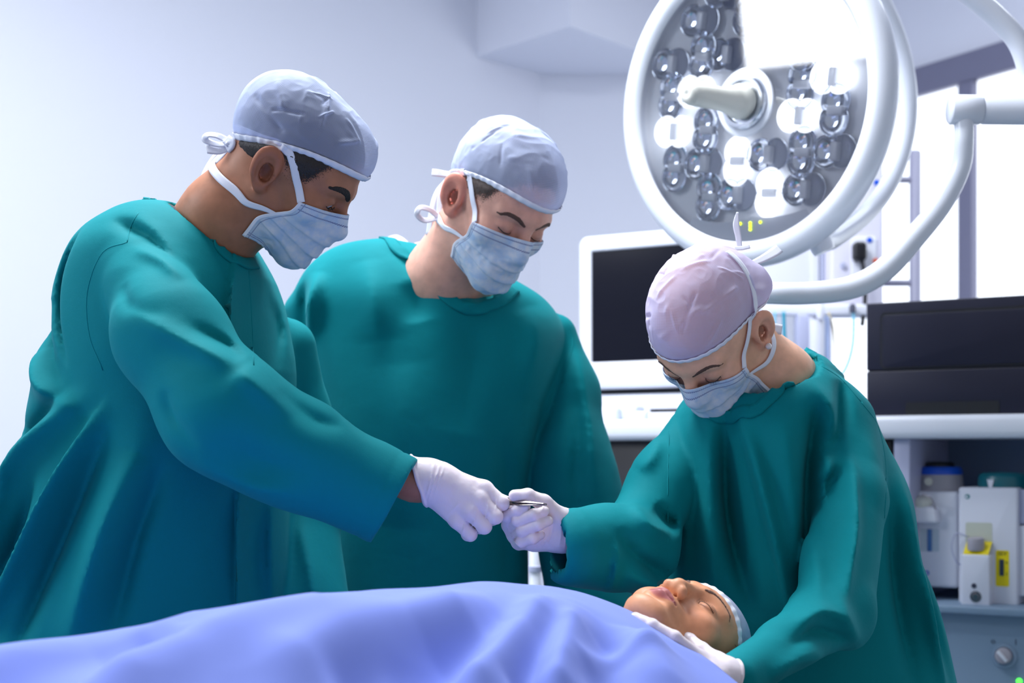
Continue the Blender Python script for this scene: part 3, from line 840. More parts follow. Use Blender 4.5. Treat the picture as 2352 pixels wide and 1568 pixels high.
# ------------------------------------------------------------------ heads
def ears(p, x0=.0745):
    return ear_parts(p, x0)[0]
def concha(p): return ear_parts(p)[1]
def ear_parts(p, x0=.0745):
    d = None; cc = None
    for s in (1, -1):
        q = p - np.array((s * x0, .013, -.0140), np.float32)
        x, y, z = q[:, 0] * s, q[:, 1], q[:, 2]
        ca, sa = math.cos(math.radians(27)), math.sin(math.radians(27))
        w = x * ca - y * sa; a = x * sa + y * ca
        cb, sb = math.cos(math.radians(12)), math.sin(math.radians(12))
        a, b = a * cb - z * sb * 1.0, a * sb + z * cb
        a = a - .004
        ra = .0175 + .0035 * np.clip(b / .03, -1, 1)
        k = np.sqrt((a / ra) ** 2 + (b / .0315) ** 2)
        disc = smax((k - 1) * .0175, np.abs(w - .002) - .0030, .003)
        # helix rim, stronger above, fading to the lobe
        hr = .0040 * sstep(b, -.026, -.008) + .0012
        helix = np.sqrt(((k - .90) * .0175) ** 2 + (w - .0055) ** 2) - hr
        k2 = np.sqrt(((a + .002) / (ra * .55)) ** 2 + ((b - .003) / .0185) ** 2)
        anti = np.sqrt(((k2 - 1.0) * .010) ** 2 + (w - .0038) ** 2) - .0026
        anti = np.where(a < -.001, anti + (-.001 - a) * 1.2, anti)
        e = smin(smin(disc, helix, .003), anti, .003)
        qq = np.stack([a, b, w], 1)
        e = smin(e, ell(qq, (-.0030, -.0020, -.0120), (.0130, .0190, .0105)), .004)
        hole = ell(qq, (-.0042, -.003, .0045), (.0088, .0135, .0085)); cc = hole if cc is None else np.minimum(cc, hole)
        e = smax(e, -hole, .0025)
        e = smin(e, ball(qq, (-.0135, -.004, .004), .0042), .003)
        e = smin(e, ell(qq, (-.006, -.0265, .003), (.0085, .0085, .0042)), .005)
        e = smin(e, rc(qq, (-.013, .016, -.002), (-.012, -.016, -.004), .0055, .0055), .005)
        d = e if d is None else np.minimum(d, e)
    return d, cc

def head_base(p):
    d = ell(p, (0, .012, .036), (.0750, .0970, .0840))
    d = smin(d, ell(p, (0, -.024, .012), (.0655, .0680, .0800)), .022)
    d = smin(d, ell(p, (0, -.028, -.056), (.0530, .0570, .0510)), .022)
    d = smin(d, ball(p, (0, -.077, -.0985), .0185), .022)
    for s in (1, -1):
        d = smin(d, rc(p, (s * .051, .004, -.050), (s * .014, -.074, -.099), .0175, .0165), .02)
        d = smin(d, ball(p, (s * .042, -.056, -.022), .0255), .016)
    return d

def head_sdf(p, open_eye=0.0, nose=1.0, ear=True, lips=1.0, blobs=()):
    d = head_base(p)
    for s in (1, -1):
        d = smin(d, rc(p, (s * .010, -.0865, .024), (s * .046, -.069, .022), .0100, .0085), .012)
        d = smax(d, -ell(p, (s * .032, -.0945, .003), (.0180, .0115, .0105)), .013)
    # nose
    d = smin(d, rc(p, (0, -.0865, .016), (0, -.1115 - .004 * (nose - 1), -.026), .0082, .0100), .010)
    d = smin(d, ball(p, (0, -.1135 - .006 * (nose - 1), -.0315), .0118 - .0012 * (1 - nose)), .006)
    for s in (1, -1):
        d = smin(d, ell(p, (s * .0122, -.0995, -.0345), (.0070, .0092, .0074)), .006)
        d = smax(d, -ell(p, (s * .0068, -.1015 - .005 * (nose - 1), -.0428), (.0044, .0068, .0062)), .002)
    # mouth
    d = smin(d, ell(p, (0, -.0790, -.0640), (.0290, .0205, .0230)), .014)
    for s in (1, -1):
        d = smin(d, rc(p, (s * .0215, -.0900, -.0668), (s * .0035, -.0990, -.0615), .0030, .0050 * lips), .0055)
        d = smin(d, rc(p, (s * .0185, -.0890, -.0705), (0, -.0965, -.0735), .0035, .0063 * lips), .0060)
        d = smax(d, -rc(p, (s * .0240, -.0910, -.0672), (0, -.1045, -.0672), .0014, .0020), .003)
    d = smax(d, -ell(p, (0, -.0985, -.0850), (.0150, .0060, .0045)), .010)
    # lids
    for s in (1, -1):
        d = smin(d, ell(p, (s * .0325, -.0735, .0005), (.0165, .0140, .0128)), .0045)
        if open_eye: d = smax(d, -ell(p, (s * .0325, -.0895, -.003), (.0140, .0090, open_eye)), .0015)
        else: d = smax(d, -chain(p, [(s * .0465, -.0785, -.003), (s * .040, -.0858, -.0055), (s * .0325, -.0885, -.0062), (s * .025, -.0868, -.0055), (s * .0185, -.080, -.003)], [.0009] * 5, .001), .0018)
        d = smax(d, -chain(p, [(s * .0475, -.0775, .006), (s * .040, -.0845, .0095), (s * .0325, -.0865, .0105), (s * .024, -.085, .009)], [.0006, .0009, .0009, .0006], .001), .0025)
    for c, r, k in blobs: d = smin(d, ell(p, c, r), k)
    if ear:
        e, c = ear_parts(p); d = smax(smin(d, e, .006), -c, .002)
    return d

class Head:
    def __init__(self, loc, rz, rx, ry, s, spin=0, **kw):
        self.R = (rot3(rz, rx, ry) @ rot3(spin, 0, 0)).astype(np.float32); self.t = np.array(loc, np.float32); self.s = s; self.short = kw.pop('short', 1.0); self.kw = kw
        M = Matrix([list(map(float, r)) for r in self.R]).to_4x4() @ Matrix.Scale(s, 4); M.translation = Vector(loc); self.M = M
    def loc(self, P_):
        q = (P_ - self.t) @ self.R / self.s
        if self.short != 1: q = np.stack([q[:, 0], q[:, 1], np.where(q[:, 2] < -.03, -.03 + (q[:, 2] + .03) * self.short, q[:, 2])], 1)
        return q
    def w(self, q): return np.array(q, np.float32) @ self.R.T * self.s + self.t
    def d(self, p, **over):
        kw = dict(self.kw); kw.update(over); return head_sdf(self.loc(p), **kw) * self.s
    def base(self, p): return head_base(self.loc(p)) * self.s

M_caps = {}
def skin_material(name, rough=.48, sss=.12):
    m = mat(name, (1, 1, 1, 1), rough, spec=.35, sss=sss, sssr=(1, .35, .2), sscale=.006)
    at = N(m, 'ShaderNodeAttribute'); at.attribute_name = 'tint'
    L = m.node_tree.links; b = m.node_tree.nodes['Principled BSDF']
    tc = N(m, 'ShaderNodeTexCoord'); nz = N(m, 'ShaderNodeTexNoise'); nz.inputs['Scale'].default_value = 60; nz.inputs['Detail'].default_value = 4
    mr = N(m, 'ShaderNodeMapRange'); mr.inputs['From Min'].default_value = .3; mr.inputs['From Max'].default_value = .7; mr.inputs['To Min'].default_value = .88; mr.inputs['To Max'].default_value = 1.08
    mx = N(m, 'ShaderNodeVectorMath', operation='SCALE')
    L.new(tc.outputs['Object'], nz.inputs['Vector']); L.new(nz.outputs['Fac'], mr.inputs['Value'])
    L.new(at.outputs['Color'], mx.inputs[0]); L.new(mr.outputs['Result'], mx.inputs['Scale']); L.new(mx.outputs['Vector'], b.inputs['Base Color'])
    bp = N(m, 'ShaderNodeBump'); bp.inputs['Strength'].default_value = .12; bp.inputs['Distance'].default_value = .0006
    n2 = N(m, 'ShaderNodeTexNoise'); n2.inputs['Scale'].default_value = 900; n2.inputs['Detail'].default_value = 2
    L.new(tc.outputs['Object'], n2.inputs['Vector']); L.new(n2.outputs['Fac'], bp.inputs['Height']); L.new(bp.outputs['Normal'], b.inputs['Normal'])
    return m
M_skin = skin_material('skin')

def tint_body(o, H, base, lip=None, stubble=0.0, ear_red=.0):
    me = o.data; n = len(me.vertices); V = np.empty(n * 3, np.float32); me.vertices.foreach_get('co', V); V = V.reshape(-1, 3)
    Wm = np.array(o.matrix_parent_inverse) if o.parent else np.eye(4)
    q = H.loc(V)
    c = np.tile(np.array(base[:3], np.float32), (n, 1))
    def blend(mask, col):
        nonlocal c
        c = c * (1 - mask[:, None]) + np.array(col[:3], np.float32) * mask[:, None]
    b = np.array(base[:3])
    if ear_red:
        blend(.8 * ear_red * sstep(-ears(q), -.006, .0), b * np.array((1.12, .66, .60)))
    blend(.7 * sstep(-concha(q), -.0030, -.0002), b * np.array((.40, .27, .24)))  # shade of the ear hollow painted into the skin tint
    blend(.35 * np.exp(-((np.abs(q[:, 0]) - .038) ** 2 + (q[:, 2] + .028) ** 2) / .0004) * (q[:, 1] < -.03), b * np.array((1.12, .8, .76)))
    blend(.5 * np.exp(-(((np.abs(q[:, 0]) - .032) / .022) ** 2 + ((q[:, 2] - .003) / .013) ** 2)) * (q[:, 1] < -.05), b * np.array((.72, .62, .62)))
    if stubble:
        mk = stubble * sstep(-q[:, 2], .035, .07) * sstep(q[:, 1], .03, -.02)
        blend(mk, b * .6)
    if lip is not None:
        x = np.abs(q[:, 0]) / .0245; zu = -.0572 - .0092 * x ** 1.6 + .0015 * np.exp(-(x / .12) ** 2) * -1; zl = -.0795 + .0125 * x ** 2
        blend(.9 * sstep(zu - q[:, 2], -.0008, .0010) * sstep(q[:, 2] - zl, -.0008, .0012) * (q[:, 1] < -.07) * (x < 1.05), lip)
    at = me.color_attributes.new('tint', 'FLOAT_COLOR', 'POINT')
    at.data.foreach_set('color', np.concatenate([c, np.ones((n, 1), np.float32)], 1).astype(np.float32).ravel())

def hair_shell(name, H, m, parent, line, off=.0045, seed=0, soft=(-.008, .030), rim=(.054, -.034, 1.9)):
    """hair cut close to the skull; line = hairline height for positions from forehead (y<0) to nape (y>0)"""
    ly, lz = [a for a, b in line], [b for a, b in line]
    head_full = lambda q: head_sdf(q, **{**H.kw, 'ear': False})
    def fn(p):
        q = H.loc(p)
        z0 = np.interp(q[:, 1], ly, lz)
        t = (q[:, 2] - z0)
        o = .0006 + (off - .0006) * sstep(t, .0, .03) * sstep(rim[0] + (rim[1] - rim[0]) * np.clip((q[:, 1] + .105) / .21, 0, 1) ** rim[2] - q[:, 2], -.006, .010) - .004 * (1 - sstep(t, -.016, -.008)) + .0005 * vnoise(q, 420, seed + 5) * sstep(t, 0, .02)
        return head_full(q) * H.s - o
    c = H.t; R = .17
    V, Q = sdf_quads(fn, uni(c - R, c + R, .0032), .01, 2)
    q = H.loc(V); z0 = np.interp(q[:, 1], ly, lz); t = q[:, 2] - z0
    ok = t > -.014
    Q = Q[ok[Q].all(1)]
    used = np.unique(Q); remap = np.full(len(V), -1, np.int32); remap[used] = np.arange(len(used))
    o = np_mesh(name, V[used], remap[Q], m)
    at = o.data.attributes.new('fade', 'FLOAT', 'POINT'); at.data.foreach_set('value', sstep(t[used] + .005 * vnoise(q[used], 90, seed), soft[0], soft[1]).astype(np.float32))
    return to_parent(o, parent)

def hair_material(name, c):
    m = mat(name, c, .55); L = m.node_tree.links; nt = m.node_tree; b = nt.nodes['Principled BSDF']
    at = N(m, 'ShaderNodeAttribute'); at.attribute_name = 'fade'
    tc = N(m, 'ShaderNodeTexCoord'); mp_ = N(m, 'ShaderNodeMapping'); mp_.inputs['Scale'].default_value = (1, 1, .35); mp_.inputs['Rotation'].default_value = (.3, .5, 0)
    nz = N(m, 'ShaderNodeTexNoise'); nz.inputs['Scale'].default_value = 900; nz.inputs['Detail'].default_value = 2
    L.new(tc.outputs['Object'], mp_.inputs['Vector']); L.new(mp_.outputs['Vector'], nz.inputs['Vector'])
    ad = N(m, 'ShaderNodeMath', operation='ADD'); mr = N(m, 'ShaderNodeMapRange'); mr.inputs['From Min'].default_value = .3; mr.inputs['From Max'].default_value = .7; mr.inputs['To Min'].default_value = -.55; mr.inputs['To Max'].default_value = .55
    L.new(nz.outputs['Fac'], mr.inputs['Value']); L.new(at.outputs['Fac'], ad.inputs[0]); L.new(mr.outputs[0], ad.inputs[1])
    m2 = N(m, 'ShaderNodeMapRange'); m2.inputs['From Min'].default_value = .4; m2.inputs['From Max'].default_value = .6; L.new(ad.outputs[0], m2.inputs['Value'])
    L.new(m2.outputs[0], b.inputs['Alpha'])
    bp = N(m, 'ShaderNodeBump'); bp.inputs['Strength'].default_value = .5; bp.inputs['Distance'].default_value = .002; L.new(nz.outputs['Fac'], bp.inputs['Height']); L.new(bp.outputs['Normal'], b.inputs['Normal'])
    return m

def patch(name, H, m, parent, pts, rs, off=.0012, h=.0009, nz=.0004):
    """thin patch following the skin along a line: eyebrows"""
    pts = list(snap(lambda q: head_sdf(q, **{**H.kw, 'ear': False}), smooth_path(pts, 4), 0.0)[0]); rs = list(np.interp(np.linspace(0, 1, len(pts)), np.linspace(0, 1, len(rs)), rs))
    def fn(p):
        q = H.loc(p)
        e = chain(q, pts, rs, .003) + nz * vnoise(q, 500, 4)
        return smax(head_sdf(q, **{**H.kw, 'ear': False}) - off - .0004 * vnoise(q, 700, 2), e, .0012) * H.s
    W = np.array([H.w(p) for p in pts]); r = max(rs) * H.s + .006
    o = sdf_obj(name, fn, W.min(0) - r, W.max(0) + r, h, m, parent, .006, 1)
    return o

def eye(H, s, parent, look=(0, -.8, -.6)):
    c = Vector((s * .0325, -.0735, .0)); r = .0125
    root = lathe('eye', [(r * math.sin(math.pi * i / 16), -r * math.cos(math.pi * i / 16)) for i in range(17)], M_sclera, None, H.M @ Matrix.Translation(c), 24)
    to_parent(root, parent)
    z = Vector(look).normalized()
    A = axis_matrix(c, z)
    A = axis_matrix(c, z)
    to_parent(lathe('pupil', [(0, r + .0005), (.0022, math.sqrt(r * r - .0022 ** 2) + .0005)], M_pupil, None, H.M @ A, 20), root)
    to_parent(lathe('iris', [(0, r + .0002), (.003, math.sqrt(r * r - .003 ** 2) + .0003), (.0058, math.sqrt(r * r - .0058 ** 2) + .0002)], M_iris, None, H.M @ A, 24), root)
    return root

def lashes(H, s, parent, n=13, L=.008, z=-.0062, droop=-.5):
    """upper lashes of a lowered lid as one small mesh of hairs"""
    V, Fc = [], []
    rnd = random.Random(3)
    base = [(s * .0465, -.0792, -.003), (s * .040, -.0868, -.0055), (s * .0325, -.0892, z), (s * .025, -.0876, -.0055), (s * .019, -.081, -.003)]
    B_ = smooth_path(base, 12)
    for i in range(n):
        p = B_[int((i + .5) / n * (len(B_) - 1))]
        out = Vector((s * .5 * (p[0] * s - .03) / .015, -1, droop)).normalized()
        pts = [Vector(p), Vector(p) + out * L * .55 + Vector((0, 0, -.0006)), Vector(p) + out * L + Vector((0, 0, .0012))]
        for j in range(2):
            a, b = pts[j], pts[j + 1]; w = .00032 * (1 - j * .4); w2 = .0003 * (1 - (j + 1) * .45)
            k = len(V)
            for q_, ww in ((a, w), (b, w2)):
                V += [q_ + Vector((ww, 0, 0)), q_ + Vector((-ww, 0, 0)), q_ + Vector((0, 0, ww))]
            Fc += [(k, k + 1, k + 4, k + 3), (k + 1, k + 2, k + 5, k + 4), (k + 2, k, k + 3, k + 5)]
    A = B_; w = .0007; k0 = len(V)      # dark lid edge
    for p in A: V += [Vector(p) + Vector((0, -.0004, w)), Vector(p) + Vector((0, -.0010, -w * .3)), Vector(p) + Vector((0, -.0004, -w))]
    for i in range(len(A) - 1):
        for j in range(2): Fc.append((k0 + 3 * i + j, k0 + 3 * i + j + 1, k0 + 3 * i + j + 4, k0 + 3 * i + j + 3))
    o = mesh('eyelashes', [H.M @ Vector(v) for v in V], Fc, M_lash)
    return to_parent(o, parent)

M_sclera = mat('sclera', rgb(172, 170, 180), .2)
M_iris = mat('brown_iris', rgb(52, 32, 24), .15)
M_pupil = mat('pupil_black', rgb(6, 6, 8), .1)
M_lash = mat('lash_black', rgb(18, 14, 16), .6)
M_hair = hair_material('dark_brown_hair', rgb(34, 27, 27))
M_hair2 = hair_material('brown_hair', rgb(70, 55, 48))
M_brow = mat('dark_brow', rgb(30, 22, 22), .7)
M_brow2 = mat('brown_brow', rgb(88, 62, 52), .7)

# ------------------------------------------------------------------ cap, mask, tape
def fabric_thin(name, col, open_=0.45, weave=240, line=.62, rough=.8, edge=1.0):
    """thin non-woven cloth: light passes between the threads, denser when seen edge on"""
    m = bpy.data.materials.new(name); m.use_nodes = True; nt = m.node_tree; L = nt.links
    nt.nodes.remove(nt.nodes['Principled BSDF'])
    uv = N(m, 'ShaderNodeUVMap'); sp = N(m, 'ShaderNodeSeparateXYZ'); L.new(uv.outputs[0], sp.inputs[0])
    def wave(o, sc):
        a = N(m, 'ShaderNodeMath', operation='MULTIPLY'); a.inputs[1].default_value = sc; L.new(o, a.inputs[0])
        s = N(m, 'ShaderNodeMath', operation='SINE'); L.new(a.outputs[0], s.inputs[0]); return s
    w1 = wave(sp.outputs['X'], weave); w2 = wave(sp.outputs['Y'], weave)
    mul = N(m, 'ShaderNodeMath', operation='MAXIMUM'); L.new(w1.outputs[0], mul.inputs[0]); L.new(w2.outputs[0], mul.inputs[1])
    mr = N(m, 'ShaderNodeMapRange'); mr.inputs['From Min'].default_value = -.2; mr.inputs['From Max'].default_value = .9
    mr.inputs['To Min'].default_value = open_; mr.inputs['To Max'].default_value = min(1, open_ + line * .5); L.new(mul.outputs[0], mr.inputs['Value'])
    lw = N(m, 'ShaderNodeLayerWeight'); lw.inputs['Blend'].default_value = .35
    pw = N(m, 'ShaderNodeMath', operation='MULTIPLY'); pw.inputs[1].default_value = edge; L.new(lw.outputs['Facing'], pw.inputs[0])
    ad = N(m, 'ShaderNodeMath', operation='ADD', use_clamp=True); L.new(mr.outputs[0], ad.inputs[0]); L.new(pw.outputs[0], ad.inputs[1])
    df = N(m, 'ShaderNodeBsdfDiffuse'); df.inputs['Color'].default_value = col
    tl = N(m, 'ShaderNodeBsdfTranslucent'); tl.inputs['Color'].default_value = col
    m1 = N(m, 'ShaderNodeMixShader'); m1.inputs['Fac'].default_value = .35; L.new(df.outputs[0], m1.inputs[1]); L.new(tl.outputs[0], m1.inputs[2])
    tr = N(m, 'ShaderNodeBsdfTransparent'); mx = N(m, 'ShaderNodeMixShader')
    L.new(ad.outputs[0], mx.inputs['Fac']); L.new(tr.outputs[0], mx.inputs[1]); L.new(m1.outputs[0], mx.inputs[2])
    L.new(mx.outputs[0], nt.nodes['Material Output'].inputs['Surface'])
    return m
M_cap = fabric_thin('cap_fabric', rgb(210, 220, 250), .34, 3000, .55)
M_cap2 = fabric_thin('cap_fabric_lavender', rgb(222, 218, 248), .42, 3000, .5)
M_tape = mat('white_tape', rgb(232, 234, 246), .7, spec=.2)
add_bump(M_tape, 900, .3, .0006)

def cap(H, parent, m, rim, puffs=(), cen=(0, .012, .036), rad=(.0835, .1055, .0935), wr=.0035, seed=1, gather=.0015, creases=(), ncr=16):
    """surgical cap; rim = (height at brow, height at nape) in head units; puffs push the cloth out in a direction"""
    nu, nv = 300, 130
    rnd = random.Random(seed * 7 + 1); creases = list(creases)
    for _ in range(ncr):
        a0 = rnd.uniform(0, 2 * math.pi); e0 = rnd.uniform(.15, 1.1); a1 = a0 + rnd.uniform(-.5, .5); e1 = min(1.5, e0 + rnd.uniform(.15, .5))
        pt = lambda a, e: (math.cos(e) * math.sin(a), -math.cos(e) * math.cos(a), math.sin(e))
        creases.append((pt(a0, e0), pt(a1, e1), rnd.choice((1, 1, -1)) * rnd.uniform(.0015, .0042), rnd.uniform(.018, .04)))
    th = np.linspace(0, 2 * math.pi, nu + 1); cen = np.array(cen); rad = np.array(rad)
    def direction(t, f): return np.stack([np.cos(f) * np.sin(t), -np.cos(f) * np.cos(t), np.sin(f)], -1)
    def rfun(d): 
        r = 1 / np.sqrt(((d / rad) ** 2).sum(-1))
        for pd, amp, sh in puffs:
            pd = np.array(pd) / np.linalg.norm(pd); r = r + amp * np.exp(sh * (d @ pd - 1))
        return r
    def rimz(y): return rim[0] + (rim[1] - rim[0]) * np.clip((y + .105) / .21, 0, 1) ** (rim[2] if len(rim) > 2 else 1)
    lo = np.full(nu + 1, -1.3); hi = np.full(nu + 1, 1.2)
    for _ in range(40):
        f = (lo + hi) / 2; d = direction(th, f); p = cen + rfun(d)[:, None] * d
        below = p[:, 2] < rimz(p[:, 1]); lo = np.where(below, f, lo); hi = np.where(below, hi, f)
    f0 = (lo + hi) / 2
    V, uv = np.zeros((nv + 1, nu + 1, 3)), np.zeros((nv + 1, nu + 1, 2))
    for j in range(nv + 1):
        v = j / nv
        f = f0 + (math.pi / 2 - f0) * v; d = direction(th, f)
        r = rfun(d)
        w = d * .1
        n1 = vnoise(w + .02 * np.stack([vnoise(w, 18, seed + 1)] * 3, 1), 34, seed); n2 = vnoise(w, 70, seed + 7)
        ridge = (1 - np.abs(n1) * 2.2) * .6 + .2 * (1 - np.abs(n2) * 2)
        amp = wr * (.25 + .75 * min(1, v * 2.2))
        r = r + ridge * amp - wr * .4
        r = r - .0035 * (1 - min(1, v / .10)) ** 1.5 - .0045 * np.exp(-((np.abs(np.sin(th)) - 1) / .25) ** 2) * max(0, 1 - v / .35)                     # drawn in at the hem
        r = r + gather * np.cos(th * 23 + 3 * n1) * max(0, 1 - v / .16) * sstep(np.cos(th), .3, -.6) * .6
        for (d0, d1, a, ww) in creases:
            d0n = np.array(d0) / np.linalg.norm(d0); d1n = np.array(d1) / np.linalg.norm(d1)
            ab = d1n - d0n; h = np.clip((d - d0n) @ ab / (ab @ ab), 0, 1); dist = np.linalg.norm(d - d0n - h[:, None] * ab, axis=1)
            r = r + a * np.exp(-(dist / ww) ** 2) * np.sin(np.pi * np.clip(h, .02, .98)) ** .4
        V[j] = cen + r[:, None] * d
        rr = np.arccos(np.clip(d[:, 2], -1, 1))
        uv[j, :, 0] = np.sin(th) * rr * .1; uv[j, :, 1] = np.cos(th) * rr * .1
    W = V.reshape(-1, 3) @ (H.R.T * H.s) + H.t
    Fc = [(j * (nu + 1) + i, j * (nu + 1) + i + 1, (j + 1) * (nu + 1) + i + 1, (j + 1) * (nu + 1) + i) for j in range(nv) for i in range(nu)]
    o = mesh('cap', W, Fc, m, None, uvs=uv.reshape(-1, 2)); to_parent(o, parent)
    # hem: a folded band along the rim
    rimp = V[0]; up = V[4] - V[0]; up /= np.linalg.norm(up, axis=1)[:, None]
    outn = rimp - cen; outn[:, 2] *= .2; outn /= np.linalg.norm(outn, axis=1)[:, None]
    prof = [(-.0008, -.001), (.0012, -.0022), (.0022, .001), (.0026, .004), (.0022, .0075), (.0006, .0085)]
    HV, n = [], len(prof)
    for i in range(nu):
        for o_, u_ in prof: HV.append(rimp[i] + outn[i] * (o_ + .001 + .0006 * math.sin(i * .9) ) + up[i] * u_)
    HV = np.array(HV) @ (H.R.T * H.s) + H.t
    HF = [(i * n + k, ((i + 1) % nu) * n + k, ((i + 1) % nu) * n + k + 1, i * n + k + 1) for i in range(nu) for k in range(n - 1)]
    hb = mesh('cap_hem', HV, HF, M_tape); to_parent(hb, o)
    return o, f0

def mask_material():
    m = mat('mask_cloth', rgb(150, 196, 246), .8, spec=.15)
    nt = m.node_tree; L = nt.links; b = nt.nodes['Principled BSDF']
    uv = N(m, 'ShaderNodeUVMap'); sp = N(m, 'ShaderNodeSeparateXYZ'); L.new(uv.outputs[0], sp.inputs[0])
    # welded seams: dotted lines along top, bottom and sides
    dots = N(m, 'ShaderNodeMath', operation='SINE'); mu = N(m, 'ShaderNodeMath', operation='MULTIPLY'); mu.inputs[1].default_value = 420
    ad = N(m, 'ShaderNodeMath', operation='ADD'); L.new(sp.outputs['X'], ad.inputs[0]); L.new(sp.outputs['Y'], ad.inputs[1])
    L.new(ad.outputs[0], mu.inputs[0]); L.new(mu.outputs[0], dots.inputs[0])
    def band(src, c, w):
        c1 = N(m, 'ShaderNodeMath', operation='COMPARE'); c1.inputs[1].default_value = c; c1.inputs[2].default_value = w; L.new(src, c1.inputs[0]); return c1.outputs[0]
    tot = None
    for src, c, w in ((sp.outputs['Y'], .035, .007), (sp.outputs['Y'], .105, .008), (sp.outputs['Y'], .94, .006), (sp.outputs['Y'], .965, .006), (sp.outputs['X'], .035, .004), (sp.outputs['X'], .965, .004)):
        o = band(src, c, w)
        if tot is None: tot = o
        else:
            mx = N(m, 'ShaderNodeMath', operation='MAXIMUM'); L.new(tot, mx.inputs[0]); L.new(o, mx.inputs[1]); tot = mx.outputs[0]
    g = N(m, 'ShaderNodeMath', operation='GREATER_THAN'); g.inputs[1].default_value = -.2; L.new(dots.outputs[0], g.inputs[0])
    f = N(m, 'ShaderNodeMath', operation='MULTIPLY'); L.new(tot, f.inputs[0]); L.new(g.outputs[0], f.inputs[1])
    tc = N(m, 'ShaderNodeTexCoord'); nz = N(m, 'ShaderNodeTexNoise'); nz.inputs['Scale'].default_value = 70; nz.inputs['Detail'].default_value = 4; L.new(tc.outputs['Object'], nz.inputs['Vector'])
    cr = N(m, 'ShaderNodeValToRGB'); cr.color_ramp.elements[0].position = .35; cr.color_ramp.elements[0].color = rgb(206, 228, 253); cr.color_ramp.elements[1].position = .65; cr.color_ramp.elements[1].color = rgb(240, 245, 254); L.new(nz.outputs['Fac'], cr.inputs['Fac'])
    mc_ = N(m, 'ShaderNodeMix', data_type='RGBA'); L.new(f.outputs[0], mc_.inputs['Factor']); L.new(cr.outputs['Color'], mc_.inputs['A']); mc_.inputs['B'].default_value = rgb(92, 108, 168)
    L.new(mc_.outputs['Result'], b.inputs['Base Color'])
    tl = N(m, 'ShaderNodeBsdfTranslucent'); L.new(mc_.outputs['Result'], tl.inputs['Color'])
    ms_ = N(m, 'ShaderNodeMixShader'); ms_.inputs['Fac'].default_value = .3; L.new(b.outputs[0], ms_.inputs[1]); L.new(tl.outputs[0], ms_.inputs[2]); L.new(ms_.outputs[0], nt.nodes['Material Output'].inputs['Surface'])
    return m
M_mask = mask_material()

def mask(H, parent, fskin, top=30.0, bot=-66.0, half=62.0, wide=34.0, sag=.0, seed=0, pleat=.0034, smooth_it=10):
    nu, nv = 90, 80
    c0 = np.array((0, -.012, -.050))
    U, Vv = np.meshgrid(np.linspace(-1, 1, nu + 1), np.linspace(0, 1, nv + 1))
    az = np.radians(half + wide * sstep(Vv, .15, .75)) * U
    el = np.radians(top + (bot - top) * Vv) * (1 - .22 * np.abs(U) ** 2 * (Vv < 2))
    D = np.stack([np.cos(el) * np.sin(az), -np.cos(el) * np.cos(az), np.sin(el)], -1).reshape(-1, 3)
    def fn(q):
        q = q.astype(np.float32)
        d = head_base(q)
        d = smin(d, rc(q, (0, -.083, .012), (0, -.106, -.030), .010, .012), .03)
        return smin(d, ell(q, (0, -.077, -.066), (.03, .024, .026)), .03)
    t = np.full(len(D), .17)
    for _ in range(40):
        t = t - np.maximum(fn(c0 + D * t[:, None]) - .0035, -.01) * .8
    t = t.reshape(nv + 1, nu + 1)
    for _ in range(smooth_it):                       # cloth spans hollows, so only rises when relaxed
        s_ = t.copy(); s_[1:-1, 1:-1] = (t[:-2, 1:-1] + t[2:, 1:-1] + t[1:-1, :-2] + t[1:-1, 2:]) / 4
        t = np.maximum(t, s_) * .6 + s_ * .4
    for _ in range(6):
        tp = np.pad(t, 1, mode='edge'); t = (tp[:-2, 1:-1] + tp[2:, 1:-1] + tp[1:-1, :-2] + tp[1:-1, 2:] + 2 * t) / 6
    tr = np.full(len(D), .16); Dw = (D @ H.R.T).astype(np.float32) * H.s; cw = H.w(c0)
    for _ in range(30): tr = tr - np.clip(fskin((cw + Dw * tr[:, None]).astype(np.float32)) / H.s - .003, -.01, .05) * .8
    tr = tr.reshape(t.shape)
    for _ in range(3):
        tp = np.pad(tr, 1, mode='edge'); tr = np.maximum(tr, (tp[:-2, 1:-1] + tp[2:, 1:-1] + tp[1:-1, :-2] + tp[1:-1, 2:]) / 4)
    t = np.maximum(t, tr)
    for _ in range(2):
        tp = np.pad(t, 1, mode='edge'); t = np.maximum(t, (tp[:-2, 1:-1] + tp[2:, 1:-1] + tp[1:-1, :-2] + tp[1:-1, 2:]) / 4)
    fade = (1 - np.abs(U) ** 6)
    for vc in (.36, .52, .68):
        x = (Vv - vc) / .07
        t = t + pleat * fade * np.where(x < 0, np.exp(-(x * 1.1) ** 2), np.exp(-(x * 4.0) ** 2))
    q = D * .1
    t = t + (.0016 * vnoise(q, 55, seed).reshape(t.shape) + .0011 * (1 - 2 * np.abs(vnoise(q, 90, seed + 2))).reshape(t.shape)) * fade * sstep(Vv, .04, .2)
    t = t + sag * np.sin(np.pi * Vv) * fade
    X = (c0 + D * t.reshape(-1)[:, None]) @ (H.R.T * H.s) + H.t
    uv = np.stack([(U + 1) / 2, Vv], -1).reshape(-1, 2)
    n = nu + 1
    Fc = [(j * n + i, j * n + i + 1, (j + 1) * n + i + 1, (j + 1) * n + i) for j in range(nv) for i in range(nu)]
    o = mesh('face_mask', X, Fc, M_mask, None, uvs=uv); to_parent(o, parent)
    so = o.modifiers.new('thick', 'SOLIDIFY'); so.thickness = .0012; so.offset = 1
    G = X.reshape(nv + 1, nu + 1, 3)
    # bound edges at the sides
    for k in (0, nu):
        pts = [G[j, k] for j in range(0, nv + 1, 8)]
        nr = [(G[j, k] - H.w(c0)) for j in range(0, nv + 1, 8)]
        b = ribbon('side_binding', pts, .0048, M_tape, None, nr, .0014, 4); to_parent(b, o)
    return o, G

